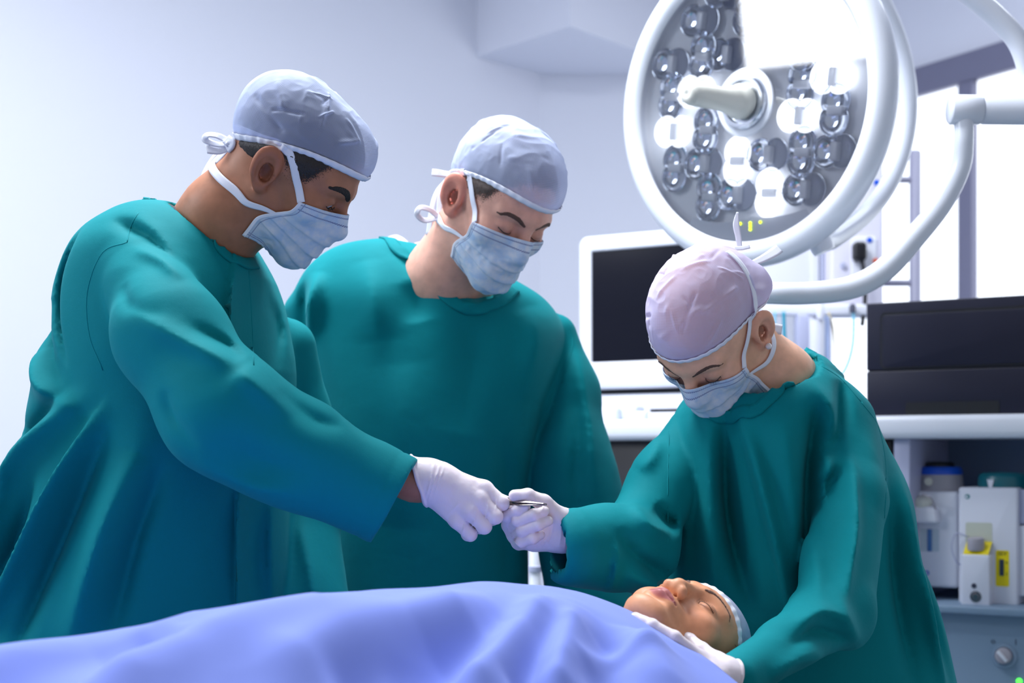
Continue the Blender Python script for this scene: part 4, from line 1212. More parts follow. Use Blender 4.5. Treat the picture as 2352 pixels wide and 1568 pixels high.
def tape(parent, H, fn, loc_pts, width, off=.0028, name='mask_tie', twist=None):
    """tie lying on the head along points in head units"""
    W = [H.w(p) for p in loc_pts]
    c = smooth_path(W, 6)
    V, g = snap(fn, c, off)
    w = np.interp(np.linspace(0, 1, len(V)), np.linspace(0, 1, len(width)), width) if not np.isscalar(width) else [width] * len(V)
    o = ribbon(name, V, list(w), M_tape, None, [tuple(x) for x in g], .0009, 2)
    return to_parent(o, parent)

def free_tape(parent, pts, width, nrm, name='tie_end', thick=.0009):
    return to_parent(ribbon(name, pts, width, M_tape, None, nrm, thick, 8), parent)

# ------------------------------------------------------------------ gowns
def gown_material(name, c):
    m = mat(name, c, .75, spec=.10, sheen=.10)
    b = m.node_tree.nodes['Principled BSDF']; L = m.node_tree.links
    b.inputs['Sheen Tint'].default_value = (.2, .8, .85, 1)
    tc = N(m, 'ShaderNodeTexCoord')
    n1 = N(m, 'ShaderNodeTexNoise'); n1.inputs['Scale'].default_value = 26; n1.inputs['Detail'].default_value = 5
    n2 = N(m, 'ShaderNodeTexNoise'); n2.inputs['Scale'].default_value = 1300; n2.inputs['Detail'].default_value = 1
    b1 = N(m, 'ShaderNodeBump'); b1.inputs['Strength'].default_value = .25; b1.inputs['Distance'].default_value = .004
    b2 = N(m, 'ShaderNodeBump'); b2.inputs['Strength'].default_value = .25; b2.inputs['Distance'].default_value = .0008
    for n in (n1, n2): L.new(tc.outputs['Object'], n.inputs['Vector'])
    L.new(n1.outputs['Fac'], b1.inputs['Height']); L.new(n2.outputs['Fac'], b2.inputs['Height']); L.new(b1.outputs['Normal'], b2.inputs['Normal']); L.new(b2.outputs['Normal'], b.inputs['Normal'])
    return m
M_gown = gown_material('teal_gown_cloth', rgb(0, 124, 132))

def pz(px, py, Y): v = P(px, py, Y); return (v.x, v.z)

FOLD = 1.9
class Folds:
    """ridges (+) and valleys (-) of cloth along lines in the upright plane, width in m, height in m"""
    def __init__(self, lines, Y):
        self.L = []
        for ln in lines:
            pts, w, a = ln[0], ln[1], ln[2]; mode = ln[3] if len(ln) > 3 else 'r'
            A_ = np.array([pz(x, y, Y) for x, y in pts], np.float32)
            if len(A_) > 2: A_ = smooth_path(A_, 4).astype(np.float32)
            self.L.append((A_, .85 * w / F * Y, a * .001, mode))
    def __call__(self, p):
        q = p[:, [0, 2]]; tot = np.zeros(len(p), np.float32)
        for A_, w, a, mode in self.L:
            lo = A_.min(0) - 3.2 * w; hi = A_.max(0) + 3.2 * w
            ix = np.nonzero(((q > lo) & (q < hi)).all(1))[0]
            if not len(ix): continue
            qq = q[ix]; best = np.full(len(ix), 1e9, np.float32); tt = np.zeros(len(ix), np.float32); sg = np.zeros(len(ix), np.float32)
            n = len(A_) - 1
            for i in range(n):
                ab = A_[i + 1] - A_[i]; L2 = ab @ ab + 1e-12
                h = np.clip((qq - A_[i]) @ ab / L2, 0, 1); r = qq - A_[i] - h[:, None] * ab
                dd = (r ** 2).sum(1); m = dd < best
                best = np.where(m, dd, best); tt = np.where(m, (i + h) / n, tt); sg = np.where(m, np.sign(ab[0] * r[:, 1] - ab[1] * r[:, 0]), sg)
            dist = np.sqrt(best) / w
            env = np.sin(np.pi * np.clip(tt * .94 + .03, 0, 1)) ** .85
            if mode == 'r': f = np.exp(-np.power(dist, 1.6))
            else:                                        # a lapped fold: sharp on one side, easing away on the other
                s = sg * (1 if mode == 's' else -1) * dist
                f = np.where(s > 0, np.exp(-(s * .8) ** 2), np.exp(-(s * 4) ** 2))
            tot[ix] += FOLD * a * env * f
        return tot

class Gown:
    def __init__(self, rows, Y0, tf=(), sleeves=(), cuts=(), hem=.36, extra=(), nexp=2.0, k=.028, seed=0, amp=.0012):
        z = [CZ + (HY - r[0]) / F * Y0 for r in rows]; cx = [((r[1] + r[2]) / 2 - CX) / F * Y0 for r in rows]
        rx = [(r[2] - r[1]) / 2 / F * Y0 for r in rows]; ry = [r[3] for r in rows]; cy = [r[4] if len(r) > 4 else Y0 for r in rows]
        T = smooth_path(list(zip(z, cx, rx, ry, cy)), 8); T = T[np.argsort(T[:, 0])]
        self.T = T; self.tf = Folds(tf, Y0); self.ztop = T[-1, 0]; self.hem = hem; self.Y0 = Y0
        self.sl = sleeves; self.cuts = cuts; self.extra = extra; self.k = k; self.n = nexp; self.seed = seed; self.amp = amp
    def torso(self, p):
        T = self.T; z = p[:, 2]
        cx = np.interp(z, T[:, 0], T[:, 1]); rx = np.maximum(np.interp(z, T[:, 0], T[:, 2]), .01); ry = np.maximum(np.interp(z, T[:, 0], T[:, 3]), .01); cy = np.interp(z, T[:, 0], T[:, 4])
        x = p[:, 0] - cx; y = p[:, 1] - cy
        k0 = (np.abs(x / rx) ** self.n + np.abs(y / ry) ** self.n) ** (1 / self.n); k1 = np.sqrt((x / rx ** 2) ** 2 + (y / ry ** 2) ** 2) + 1e-6
        d = k0 * (k0 - 1) / k1 * np.where(k0 > 0, 1, 1)
        d = np.where(k0 < .25, np.minimum(d, -.05), d)
        d = smax(d, z - self.ztop, .02); d = np.maximum(d, self.hem - z)
        front = sstep(-(y / ry), -.5, .1)
        return d - 1.45 * self.tf(p) * front
    def __call__(self, p):
        d = self.torso(p)
        for e in self.extra: d = smin(d, e(p), self.k)
        nz = vnoise(p * np.array((1, 1, .55), np.float32), 16, self.seed) * self.amp + (1 - 2 * np.abs(vnoise(p * np.array((1, 1, .7), np.float32), 9, self.seed + 5))) * self.amp
        d = d - nz
        for s in self.sl: d = smin(d, s(p), s.k)
        for c in self.cuts: d = smax(d, -c(p), .006)
        return d

class Sleeve:
    def __init__(self, pts, folds=(), k=.012, flat=1.0, fdir=(0, 1, 0), cuff=None, wall=.0115, seed=0, amp=.0012, kk=.035, hollow=True, depth=.045):
        self.c = [np.array(P(a, b, Y)) for a, b, Y, r in pts]; self.r = [r / F * Y for a, b, Y, r in pts]
        self.k = k; self.flat = flat; self.fdir = fdir; self.cuff = cuff; self.wall = wall; self.seed = seed; self.amp = amp; self.kk = kk; self.hollow = hollow; self.depth = depth
        self.f = Folds(folds, np.mean([q[2] for q in pts]))
    def chain(self, p):
        if self.flat != 1: return fchain(p, self.c, self.r, self.kk, self.flat, self.fdir)
        return chain(p, self.c, self.r, self.kk)
    def __call__(self, p):
        d0 = self.chain(p)
        d = d1 = d0 - self.f(p) - (vnoise(p, 20, self.seed) + .8 * (1 - 2 * np.abs(vnoise(p, 13, self.seed + 2)))) * self.amp
        if self.cuff is not None:
            o, n = np.array(P(*self.cuff[0]), np.float32), np.array(self.cuff[1], np.float32); n = n / np.linalg.norm(n)
            s = (p - o) @ n
            s = s + .002 * vnoise(p, 26, self.seed + 8)
            d = smax(d, s, .004)
            if self.hollow: d = np.maximum(d, -np.maximum(d1 + self.wall, -s - self.depth))
            hem = np.abs(s + .022) ; d = d + .0011 * np.exp(-(hem / .0022) ** 2)      # stitched hem line
        return d

def neck_cut(a, b, r, plane_pt, nrm):
    a, b, o = np.array(a, np.float32), np.array(b, np.float32), np.array(plane_pt, np.float32); n = np.array(nrm, np.float32); n = n / np.linalg.norm(n)
    def fn(p): return np.maximum(rc(p, a, b, r, r), -((p - o) @ n))
    return fn

def collar(parent, gown, pts, width=.020, name='collar', off=.001):
    V, g = snap(gown, smooth_path(pts, 8), off)
    o = ribbon(name, V, width, M_gown, None, [tuple(x) for x in g], .0032, 2)
    return to_parent(o, parent)

def bounds(pts, rs):
    A_ = np.array([list(p) for p in pts]); r = np.array(rs)[:, None]
    return (A_ - r).min(0), (A_ + r).max(0)

def person(name, label, loc):
    return empty(name, loc, 0, label, 'person')

def body(H, root, parts, lo, hi, neck, name='body', fine=.003, coarse=.011, tint=None, kn=.028):
    """one continuous skin: head, neck, trunk, arms and legs"""
    def fn(p):
        q = H.loc(p); near = np.linalg.norm(p - H.t, axis=1) < .30 * H.s
        d = np.linalg.norm(p - H.t, axis=1) - .09
        if near.any(): d[near] = head_sdf(q[near], **{**H.kw, 'ear': False}) * H.s
        nk = chain(p, [n[0] for n in neck], [n[1] for n in neck], .02)
        d = smin(d, nk, kn)
        if near.any():
            e_, c_ = ear_parts(q[near]); d[near] = smax(smin(d[near], e_ * H.s, .006), -c_ * H.s, .002)
        for f, k in parts: d = smin(d, f(p), k)
        return d
    R = .165 * H.s
    ax = tuple(axis(lo[i], hi[i], coarse, (H.t[i] - R, H.t[i] + R, fine)) for i in range(3))
    o = sdf_obj(name, fn, lo, hi, coarse, M_skin, root, .03, 2, ax)
    tint_body(o, H, **(tint or {}))
    return o, fn

def limb(*pr, k=.02):
    pts = [np.array(a, np.float32) for a, r in pr]; rs = [r for a, r in pr]
    return (lambda p: chain(p, pts, rs, k)), .03
def blob(c, r, k=.03): return (lambda p: ell(p, c, r)), k
def legs(x, y, zh, dx=0.0, dy=.1, toe=(0, -.12)):
    out = []
    for s in (1, -1):
        hx, hy = x + s * dx, y + s * dy
        out.append(limb(((hx, hy, zh), .075), ((hx, hy, zh * .52), .055), ((hx, hy, .10), .040), ((hx, hy, .045), .042)))
        out.append(limb(((hx, hy, .045), .043), ((hx + toe[0], hy + toe[1], .035), .034)))
    return out

# ================================================================== left surgeon (in profile, arm stretched out)
HA = Head((-.3010, 1.95, 1.6980), 95, 40, -17, .925, open_eye=.0042, nose=.3)
NKA = [(P(452, 590, 1.99), .066), (P(515, 500, 1.965), .058), (HA.w((0, .030, -.055)), .054)]
pA = person('person', 'surgeon at left in profile, teal gown, stretching a gloved hand towards the centre', (-.46, 2.05, 0))
shA = P(345, 690, 1.93); elA = P(505, 950, 1.78); wrA = P(950, 1108, 1.842)
gownA = Gown([(468, 325, 385, .04), (482, 292, 450, .085), (505, 250, 515, .125), (545, 197, 566, .16), (600, 163, 604, .185), (690, 133, 650, .195), (800, 110, 672, .20), (900, 90, 675, .20), (1000, 72, 664, .205), (1100, 54, 650, .21), (1200, 18, 648, .215), (1300, -22, 648, .22), (1420, -62, 648, .23), (1600, -95, 655, .24), (2600, -130, 690, .25)], 2.04,
    tf=[([(314, 960), (235, 1092), (143, 1270), (40, 1450)], 24, 15, 's'), ([(275, 932), (143, 1022), (55, 1115)], 34, 12), ([(240, 905), (150, 975), (95, 1005)], 22, -10),
        ([(160, 1100), (90, 1256), (0, 1390)], 26, -12), ([(405, 1040), (340, 1234), (275, 1440)], 46, 17), ([(450, 1060), (390, 1230), (352, 1420)], 26, -11), ([(330, 1010), (255, 1180), (190, 1330), (150, 1450)], 24, -12),
        ([(590, 1090), (588, 1250), (586, 1450)], 12, 5, 's'), ([(648, 1080), (648, 1250), (648, 1450)], 20, 6),
        ([(100, 1050), (50, 1200), (-30, 1330)], 26, 10), ([(330, 545), (420, 600), (458, 690)], 18, -9), ([(380, 540), (480, 640), (520, 760)], 24, 7), ([(575, 620), (578, 740), (582, 850)], 14, 6, 's'), ([(620, 650), (640, 760), (650, 860)], 22, -6),
        ([(235, 564), (198, 657), (202, 757), (235, 849)], 9, -7), ([(150, 700), (160, 800), (230, 900)], 26, -8), ([(120, 820), (170, 900), (260, 945)], 24, 8)],
    sleeves=[Sleeve([(322, 632, 1.885, 92), (392, 770, 1.80, 116), (512, 948, 1.765, 129), (680, 1040, 1.79, 112), (925, 1160, 1.835, 110)],
                    [([(330, 722), (428, 778), (520, 822), (575, 848)], 30, 9), ([(292, 655), (330, 715), (420, 745)], 24, -4), ([(470, 760), (540, 800), (585, 838)], 16, -7), ([(300, 565), (380, 600), (440, 650)], 20, 6),
                     ([(660, 900), (735, 965), (800, 985)], 22, -5), ([(540, 1010), (640, 1060), (740, 1090)], 40, -5), ([(480, 1060), (600, 1115), (700, 1130)], 30, 6), ([(420, 900), (440, 960), (500, 1030)], 22, -5), ([(585, 860), (620, 890), (700, 960)], 30, 7)],
                    k=.010, cuff=((908, 1148, 1.832), (.87, .05, -.49)), seed=3, kk=.04),
             Sleeve([(655, 800, 2.16, 70), (688, 960, 2.18, 64), (690, 1150, 2.15, 82), (695, 1400, 2.08, 108)], [([(700, 1180), (740, 1300), (760, 1420)], 24, 7)], k=.02, seed=5)],
    cuts=[neck_cut(P(455, 575, 1.985), P(560, 410, 1.955), .068, P(440, 546, 1.99), (.43, -.02, .90))], seed=1)
def tA(p): return chain(p, [np.array(P(430, 640, 2.03)), np.array(P(400, 1000, 2.04)), np.array(P(380, 1450, 2.05))], [.085, .10, .10], .05)
bA, fA = body(HA, pA, [(tA, .04), limb((shA, .045), (elA, .040), (wrA, .021), (P(1010, 1120, 1.845), .019)), limb((P(560, 700, 2.12), .04), (P(685, 980, 2.175), .030), (P(695, 1330, 2.10), .024), (P(697, 1410, 2.085), .024))] + legs(-.48, 2.05, 1.0, 0, .1, (.12, 0)),
              (-.95, 1.6, 0.0), (.05, 2.35, 1.9), NKA, tint=dict(base=rgb(172, 116, 88), stubble=.22, ear_red=.35))
gA = sdf_obj('surgical_gown', gownA, (-.98, 1.55, .33), (.02, 2.42, 1.78), .0052, M_gown, pA, .045)
collar(pA, gownA, [P(330, 478, 1.99), P(385, 494, 1.955), P(450, 540, 1.925), P(515, 580, 1.915), P(562, 602, 1.94), P(586, 606, 1.98)], .017)
un = tube('undershirt', [P(330, 476, 2.0), P(368, 474, 1.965), P(398, 488, 1.945), P(420, 512, 1.93)], .008, mat('navy_cotton', rgb(20, 22, 40), .8), None, 12); to_parent(un, pA)
hair_shell('hair', HA, M_hair, pA, [(-.09, .062), (-.062, .054), (-.052, .026), (-.040, .0), (-.026, -.006), (-.012, .004), (.02, .0), (.035, -.03), (.06, -.052), (.10, -.062)])
patch('eyebrow', HA, M_brow, pA, [(-.012, -.093, .020), (-.026, -.088, .0265), (-.040, -.079, .0265), (-.050, -.069, .022)], [.0032, .0042, .0036, .0020], .0010)
patch('eyebrow', HA, M_brow, pA, [(.012, -.093, .020), (.026, -.088, .0265), (.040, -.079, .0265), (.050, -.069, .022)], [.0032, .0042, .0036, .0020], .0010)
for s in (1, -1):
    eye(HA, s, pA, (0, -.85, -.5)); lashes(HA, s, pA, 12, .006, .001)
capA, _ = cap(HA, pA, M_cap, (.056, -.034, 1.9), [((0, -.8, .55), .016, 10), ((0, .6, .7), .006, 8), ((0, .9, .25), .006, 10)], wr=.0018, seed=2, rad=(.0840, .1065, .0880),
    creases=[((-.5, -.8, .75), (-.6, .3, .9), .005, .05), ((-.7, -.6, .5), (-.5, -.9, .8), .004, .04), ((-.8, .5, .25), (-.8, .1, .5), -.005, .035), ((-.3, -.6, .9), (-.2, .5, 1), .005, .06), ((-.9, .2, .1), (-.6, .9, .2), -.006, .05), ((-.9, .4, .4), (-.5, .8, .6), .004, .05)])
mkA, GA = mask(HA, pA, fA, 27, -58, 60, 26, seed=3)

# ================================================================== middle surgeon
HB = Head((-.0220, 2.25, 1.7030), 38, 42, 6, .972, nose=.3)
NKB = [(P(1010, 740, 2.40), .078), (P(1018, 640, 2.335), .062), (HB.w((0, .030, -.055)), .054)]
pB = person('person.001', 'surgeon in the middle looking down, teal gown, fair skin, behind the outstretched arm', (-.12, 2.44, 0))
gownB = Gown([(553, 850, 915, .045), (570, 775, 985, .085), (600, 725, 1095, .115), (645, 690, 1185, .14), (700, 675, 1262, .16), (790, 690, 1300, .17), (900, 712, 1278, .18), (1000, 722, 1248, .185), (1130, 728, 1218, .19), (1250, 732, 1212, .195), (1400, 735, 1214, .2), (1600, 730, 1225, .21), (2350, 690, 1260, .23)], 2.44,
    tf=[([(748, 640), (735, 720), (728, 800)], 22, 10), ([(712, 660), (706, 740), (712, 830)], 16, -10), ([(860, 620), (880, 720), (890, 800)], 40, 7), ([(960, 670), (980, 760)], 34, -6), ([(1100, 730), (1090, 850), (1070, 1000)], 60, -6), ([(1210, 720), (1230, 800), (1200, 930)], 40, 7), ([(900, 590), (980, 650), (1090, 690), (1180, 660)], 14, -4), ([(930, 850), (940, 1000), (930, 1200)], 70, 5), ([(1150, 1000), (1165, 1150), (1160, 1330)], 30, -5), ([(1304, 770), (1272, 860), (1238, 960), (1214, 1100)], 16, -4)],
    sleeves=[Sleeve([(1275, 770, 2.46, 50), (1303, 900, 2.455, 64), (1306, 1050, 2.435, 90), (1318, 1140, 2.43, 100), (1345, 1250, 2.42, 98), (1352, 1400, 2.38, 100)], [([(1320, 800), (1345, 950), (1360, 1120)], 22, 8), ([(1308, 770), (1276, 880), (1244, 980), (1222, 1100)], 16, -3), ([(1330, 950), (1320, 1100), (1330, 1250)], 24, -7)], k=.005, seed=7, cuff=((1350, 1430, 2.38), (-.1, 0, -1)), hollow=False),
             Sleeve([(705, 720, 2.44, 54), (676, 900, 2.47, 60), (690, 1100, 2.49, 76), (720, 1300, 2.49, 86)], [([(660, 720), (668, 800), (690, 860)], 14, -6)], k=.012, seed=9)],
    cuts=[neck_cut(P(1035, 700, 2.36), P(1062, 500, 2.26), .072, P(992, 622, 2.33), (.44, -.35, .80))], seed=11)
def tB(p): return fchain(p, [np.array(P(1000, 740, 2.44)), np.array(P(975, 1000, 2.46)), np.array(P(970, 1450, 2.46))], [.14, .14, .13], .05, .72, (0, 1, 0))
bB, fB = body(HB, pB, [(tB, .04), limb((P(1220, 770, 2.46), .025), (P(1300, 900, 2.46), .03), (P(1310, 1050, 2.44), .03), (P(1350, 1400, 2.38), .024), (P(1345, 1480, 2.36), .024)), limb((P(740, 740, 2.45), .03), (P(688, 1050, 2.49), .03), (P(718, 1290, 2.49), .024))] + legs(-.14, 2.46, 1.0, .1, 0),
              (-.55, 2.1, 0), (.3, 2.68, 1.88), NKB, tint=dict(base=rgb(226, 170, 150), ear_red=.75, stubble=.08))
gB = sdf_obj('surgical_gown', gownB, (-.56, 2.15, .33), (.33, 2.78, 1.70), .0065, M_gown, pB, .045)
collar(pB, gownB, [P(884, 558, 2.40), P(905, 578, 2.36), P(960, 620, 2.31), P(1030, 660, 2.27), P(1100, 682, 2.26), P(1160, 668, 2.29), P(1190, 645, 2.34)], .020)
un = tube('undershirt', [P(892, 556, 2.44), P(912, 552, 2.41), P(935, 570, 2.385), P(950, 590, 2.37)], .009, mat('white_cotton', rgb(220, 220, 232), .8), None, 12); to_parent(un, pB)
hair_shell('hair', HB, M_hair2, pB, [(-.09, .075), (-.07, .066), (-.055, .036), (-.042, .010), (-.026, .004), (-.012, .006), (.02, .0), (.035, -.03), (.06, -.052), (.10, -.062)], .004, 4)
for s in (1, -1):
    patch('eyebrow', HB, M_brow2, pB, [(s * .012, -.093, .018), (s * .026, -.088, .0235), (s * .040, -.079, .0235), (s * .050, -.069, .019)], [.0024, .0030, .0026, .0014], .0009)
    lashes(HB, s, pB, 12, .006)
capB, _ = cap(HB, pB, M_cap, (.054, -.034, 1.9), [((-.1, -.5, .9), .014, 6), ((0, .7, .5), .008, 8), ((0, -.9, .4), .020, 9)], wr=.0020, seed=12,
    creases=[((-.6, -.5, .6), (.5, -.8, .8), .004, .045), ((-.5, -.2, .9), (.3, -.6, .9), .005, .05), ((.5, -.7, .9), (.7, -.2, .8), .005, .05), ((-.8, .2, .3), (-.2, -.8, .9), -.003, .04)])
mkB, GB = mask(HB, pB, fB, 27, -60, 60, 16, seed=8)

# ================================================================== woman surgeon
HC = Head((.2790, 2.0, 1.4790), -47, 59, 11, .912, nose=.3)
NKC = [(P(1812, 935, 2.10), .060), (P(1790, 870, 2.065), .049), (HC.w((0, .034, -.045)), .045)]
pC = person('person.002', 'woman surgeon at right bending over the patient, pearl earring, teal gown, lavender cap', (.36, 2.12, 0))
gownC = Gown([(806, 1838, 1868, .03), (822, 1790, 1892, .06), (845, 1725, 1915, .09), (880, 1620, 1958, .12), (930, 1562, 1990, .145), (1000, 1540, 2018, .155), (1100, 1536, 2066, .16), (1200, 1534, 2098, .165), (1300, 1532, 2124, .17), (1430, 1530, 2160, .18), (1568, 1528, 2188, .19), (1800, 1520, 2230, .2), (2500, 1490, 2270, .22)], 2.12,
    tf=[([(1640, 960), (1652, 1180), (1690, 1370)], 24, -17), ([(1600, 960), (1600, 1150), (1610, 1370)], 34, 10), ([(1668, 985), (1700, 1130), (1760, 1380)], 22, 13, 's'), ([(1835, 930), (1815, 1107), (1800, 1380)], 26, -20), ([(1745, 950), (1760, 1100), (1790, 1330)], 50, 10), ([(1838, 1060), (1832, 1200), (1832, 1380)], 12, 14),
        ([(1880, 850), (1960, 890), (1995, 930)], 12, -5), ([(1810, 880), (1850, 940), (1870, 1010)], 26, 8), ([(1900, 880), (1890, 960), (1860, 1050)], 20, -9), ([(2030, 1080), (2050, 1250), (2090, 1450)], 30, 8), ([(2000, 1150), (2010, 1350), (2040, 1540)], 26, -10), ([(2080, 1200), (2110, 1400), (2140, 1560)], 24, -7), ([(1560, 960), (1556, 1150), (1556, 1350)], 18, 5), ([(2060, 1290), (2085, 1430), (2120, 1560)], 20, 8)],
    sleeves=[Sleeve([(1582, 990, 2.10, 50), (1520, 1120, 2.04, 72), (1458, 1262, 1.97, 92), (1400, 1262, 1.91, 94), (1316, 1256, 1.862, 90)],
                    [([(1500, 1160), (1530, 1195), (1560, 1200)], 22, -12), ([(1440, 1150), (1480, 1200), (1535, 1220)], 22, 8), ([(1400, 1210), (1440, 1260), (1540, 1330)], 22, -10), ([(1398, 1215), (1396, 1290), (1380, 1345)], 16, 5, 's'), ([(1330, 1345), (1420, 1370), (1480, 1375)], 16, -9), ([(1470, 1080), (1500, 1050), (1530, 1000)], 22, 6), ([(1420, 1300), (1480, 1330), (1540, 1370)], 20, 8)],
                    k=.008, cuff=((1306, 1255, 1.812), (-.92, -.38, .0)), seed=15, kk=.03, depth=.05),
             Sleeve([(1945, 965, 2.06, 62), (1952, 1150, 1.98, 82), (1922, 1405, 1.86, 84), (1800, 1487, 1.74, 62), (1690, 1556, 1.655, 56)],
                    [([(1996, 1040), (1972, 1200), (1915, 1370)], 20, 12), ([(1986, 1061), (1930, 1132), (1885, 1185)], 22, -12), ([(1905, 985), (1885, 1070), (1862, 1190)], 20, -9), ([(1920, 1000), (1940, 1070), (1920, 1130)], 24, 8), ([(1755, 1446), (1828, 1424), (1910, 1450)], 13, -6), ([(1780, 1402), (1850, 1380), (1920, 1410)], 22, 8), ([(1700, 1500), (1780, 1470), (1870, 1480)], 26, 7), ([(1890, 1330), (1920, 1420), (1965, 1480)], 26, 7), ([(1880, 1230), (1870, 1300), (1850, 1360)], 26, 6), ([(1720, 1560), (1820, 1510), (1950, 1500)], 22, -7)],
                    k=.012, cuff=((1660, 1552, 1.63), (-.80, -.35, -.45)), seed=17, kk=.016, depth=.05)],
    cuts=[neck_cut(P(1800, 905, 2.08), P(1730, 780, 2.01), .066, P(1765, 890, 2.05), (-.38, -.35, .85))], seed=21)
def tC(p): return fchain(p, [np.array(P(1810, 970, 2.12)), np.array(P(1830, 1200, 2.14)), np.array(P(1840, 1500, 2.14))], [.095, .11, .12], .05, .72, (0, 1, 0))
bC, fC = body(HC, pC, [(tC, .04), limb((P(1640, 1010, 2.10), .022), (P(1525, 1120, 2.04), .026), (P(1458, 1255, 1.975), .027), (P(1325, 1222, 1.885), .019), (P(1290, 1212, 1.87), .016)), limb((P(1900, 990, 2.08), .025), (P(1952, 1150, 1.98), .03), (P(1918, 1395, 1.86), .030), (P(1700, 1553, 1.655), .0185), (P(1670, 1548, 1.643), .0155))] + legs(.42, 2.16, .95, .09, 0),
              (.05, 1.6, 0), (.75, 2.4, 1.68), NKC, tint=dict(base=rgb(234, 180, 150), ear_red=.35))
gC = sdf_obj('surgical_gown', gownC, (.05, 1.58, .33), (.80, 2.42, 1.52), .0055, M_gown, pC, .045)
collar(pC, gownC, [P(1862, 812, 2.10), P(1832, 840, 2.04), P(1800, 885, 1.995), P(1760, 912, 1.97), P(1700, 925, 1.95), P(1630, 925, 1.97), P(1585, 900, 2.03)], .018)
for s in (1, -1):
    patch('eyebrow', HC, M_brow2, pC, [(s * .012, -.093, .018), (s * .026, -.088, .0245), (s * .040, -.079, .0255), (s * .050, -.069, .020)], [.0018, .0024, .0020, .0010], .0009)
    lashes(HC, s, pC, 20, .0065, -.0062, -1.1)
capC, _ = cap(HC, pC, M_cap2, (.050, -.034, 1.9), [((0, -.2, 1), .005, 6), ((.8, .65, -.15), .022, 14), ((0, -.7, .6), .010, 8)], wr=.0022, seed=22,
    creases=[((.0, -.6, .8), (.2, .4, .9), .006, .045), ((-.4, -.7, .6), (-.3, .1, .9), -.007, .04), ((.5, -.5, .7), (.9, .1, .6), .005, .045), ((-.6, -.5, .5), (-.4, -.7, .8), -.005, .035), ((.2, -.7, .55), (.35, -.3, .85), -.006, .035), ((-.1, -.8, .5), (.5, -.5, .8), .005, .05)])
mkC, GC = mask(HC, pC, fC, 27, -56, 60, 10, seed=14)

# ------------------------------------------------------------------ ties of masks and caps
def tie_set(root, H, fbody, G, k, sx, upper, lower):
    """mask tapes on the near side: one over the ear to the back of the cap, one along the jaw to the nape"""
    nv = G.shape[0] - 1
    loc = lambda p: tuple(H.loc(np.array([p], np.float32))[0])
    up = [loc(G[0, k])] + [(sx * a, b, c) for a, b, c in upper]
    tape(root, H, fbody, up, .0105, .0030)
    lo = [loc(G[int(nv * .42), k])] + [(sx * a, b, c) for a, b, c in lower]
    tape(root, H, fbody, lo, [.004, .008, .0115, .0115, .0105], .0030)
over = [(.071, -.030, .002), (.074, -.010, .020), (.080, .012, .030), (.074, .042, .018), (.052, .085, .000), (.012, .108, -.012)]
jaw = [(.064, -.012, -.062), (.058, .018, -.070), (.048, .052, -.076), (.028, .078, -.074), (.004, .088, -.070)]
def nocap(H, f):
    cE = lambda q: ell(q, (0, .012, .036), (.0835, .1055, .0935))
    def fn(p):
        q = H.loc(p); d = head_sdf(q, **{**H.kw, 'ear': False}) * H.s
        return np.minimum(np.minimum(d, f(p)), cE(q) * H.s + .03 * sstep(.034 - q[:, 2], 0, .02))
    return fn
def head_neck(H, neck):
    def fn(p):
        d = head_sdf(H.loc(p), **{**H.kw, 'ear': False}) * H.s
        return smin(d, chain(p, [n[0] for n in neck], [n[1] for n in neck], .02), .028)
    return nocap(H, fn)
nA = head_neck(HA, NKA)
nB = head_neck(HB, NKB)
nC = head_neck(HC, NKC)
tie_set(pA, HA, nA, GA, 0, -1, over, jaw)
tie_set(pB, HB, nB, GB, 0, -1, over, jaw)
overC = [(.074, -.022, .006), (.082, .010, .030), (.082, .040, .055), (.068, .066, .080), (.045, .082, .100)]
jawC = [(.062, .004, -.070), (.062, .030, -.062), (.060, .046, -.040), (.066, .050, -.015)]
tie_set(pC, HC, nC, GC, -1, 1, overC, jawC)
# bows and loose ends
free_tape(pA, [P(528, 326, 1.93), P(500, 312, 1.925), P(476, 310, 1.92), P(473, 322, 1.92), P(500, 332, 1.925), P(527, 330, 1.93)], .010, (-.2, -.8, .5))
free_tape(pA, [P(530, 332, 1.93), P(505, 345, 1.925), P(474, 343, 1.915)], .0135, (-.2, -.9, .3))
free_tape(pA, [P(528, 334, 1.935), P(505, 360, 1.94), P(482, 385, 1.945), P(460, 420, 1.945)], .011, (-.5, -.8, .3))
free_tape(pA, [P(524, 336, 1.945), P(494, 356, 1.95), P(470, 392, 1.955), P(456, 428, 1.95)], .008, (-.7, -.6, .2))
free_tape(pA, [P(520, 320, 1.925), P(530, 330, 1.92), P(522, 342, 1.925)], .014, (-.2, -.9, .2), 'tie_knot', .004)
free_tape(pB, [P(1035, 402, 2.27), P(1010, 398, 2.26), P(992, 396, 2.26)], .0125, (-.2, -.9, .3))
free_tape(pB, [P(1030, 412, 2.28), P(1005, 440, 2.29), P(992, 480, 2.29), P(984, 540, 2.29)], .010, (-.5, -.8, .2))
free_tape(pB, [P(1025, 415, 2.28), P(1012, 450, 2.28), P(1008, 500, 2.28)], .010, (-.4, -.9, .2))
free_tape(pB, [P(1005, 500, 2.27), P(975, 506, 2.265), P(958, 492, 2.26), P(966, 477, 2.26), P(988, 482, 2.265), P(1006, 498, 2.27)], .009, (-.1, -.9, .3))
free_tape(pC, [P(1699, 572, 2.03), P(1696, 545, 2.03), P(1691, 515, 2.03), P(1694, 487, 2.03)], [.008, .0085, .0095, .003], (-.3, -.95, 0))
free_tape(pC, [P(1686, 570, 2.02), P(1703, 570, 2.02), P(1722, 566, 2.02)], .006, (0, -.9, .4), 'tie_knot', .002)
free_tape(pC, [P(1724, 606, 2.03), P(1752, 594, 2.03), P(1780, 578, 2.03), P(1790, 570, 2.03)], [.008, .012, .0155, .0155], (-.25, -.9, .35))
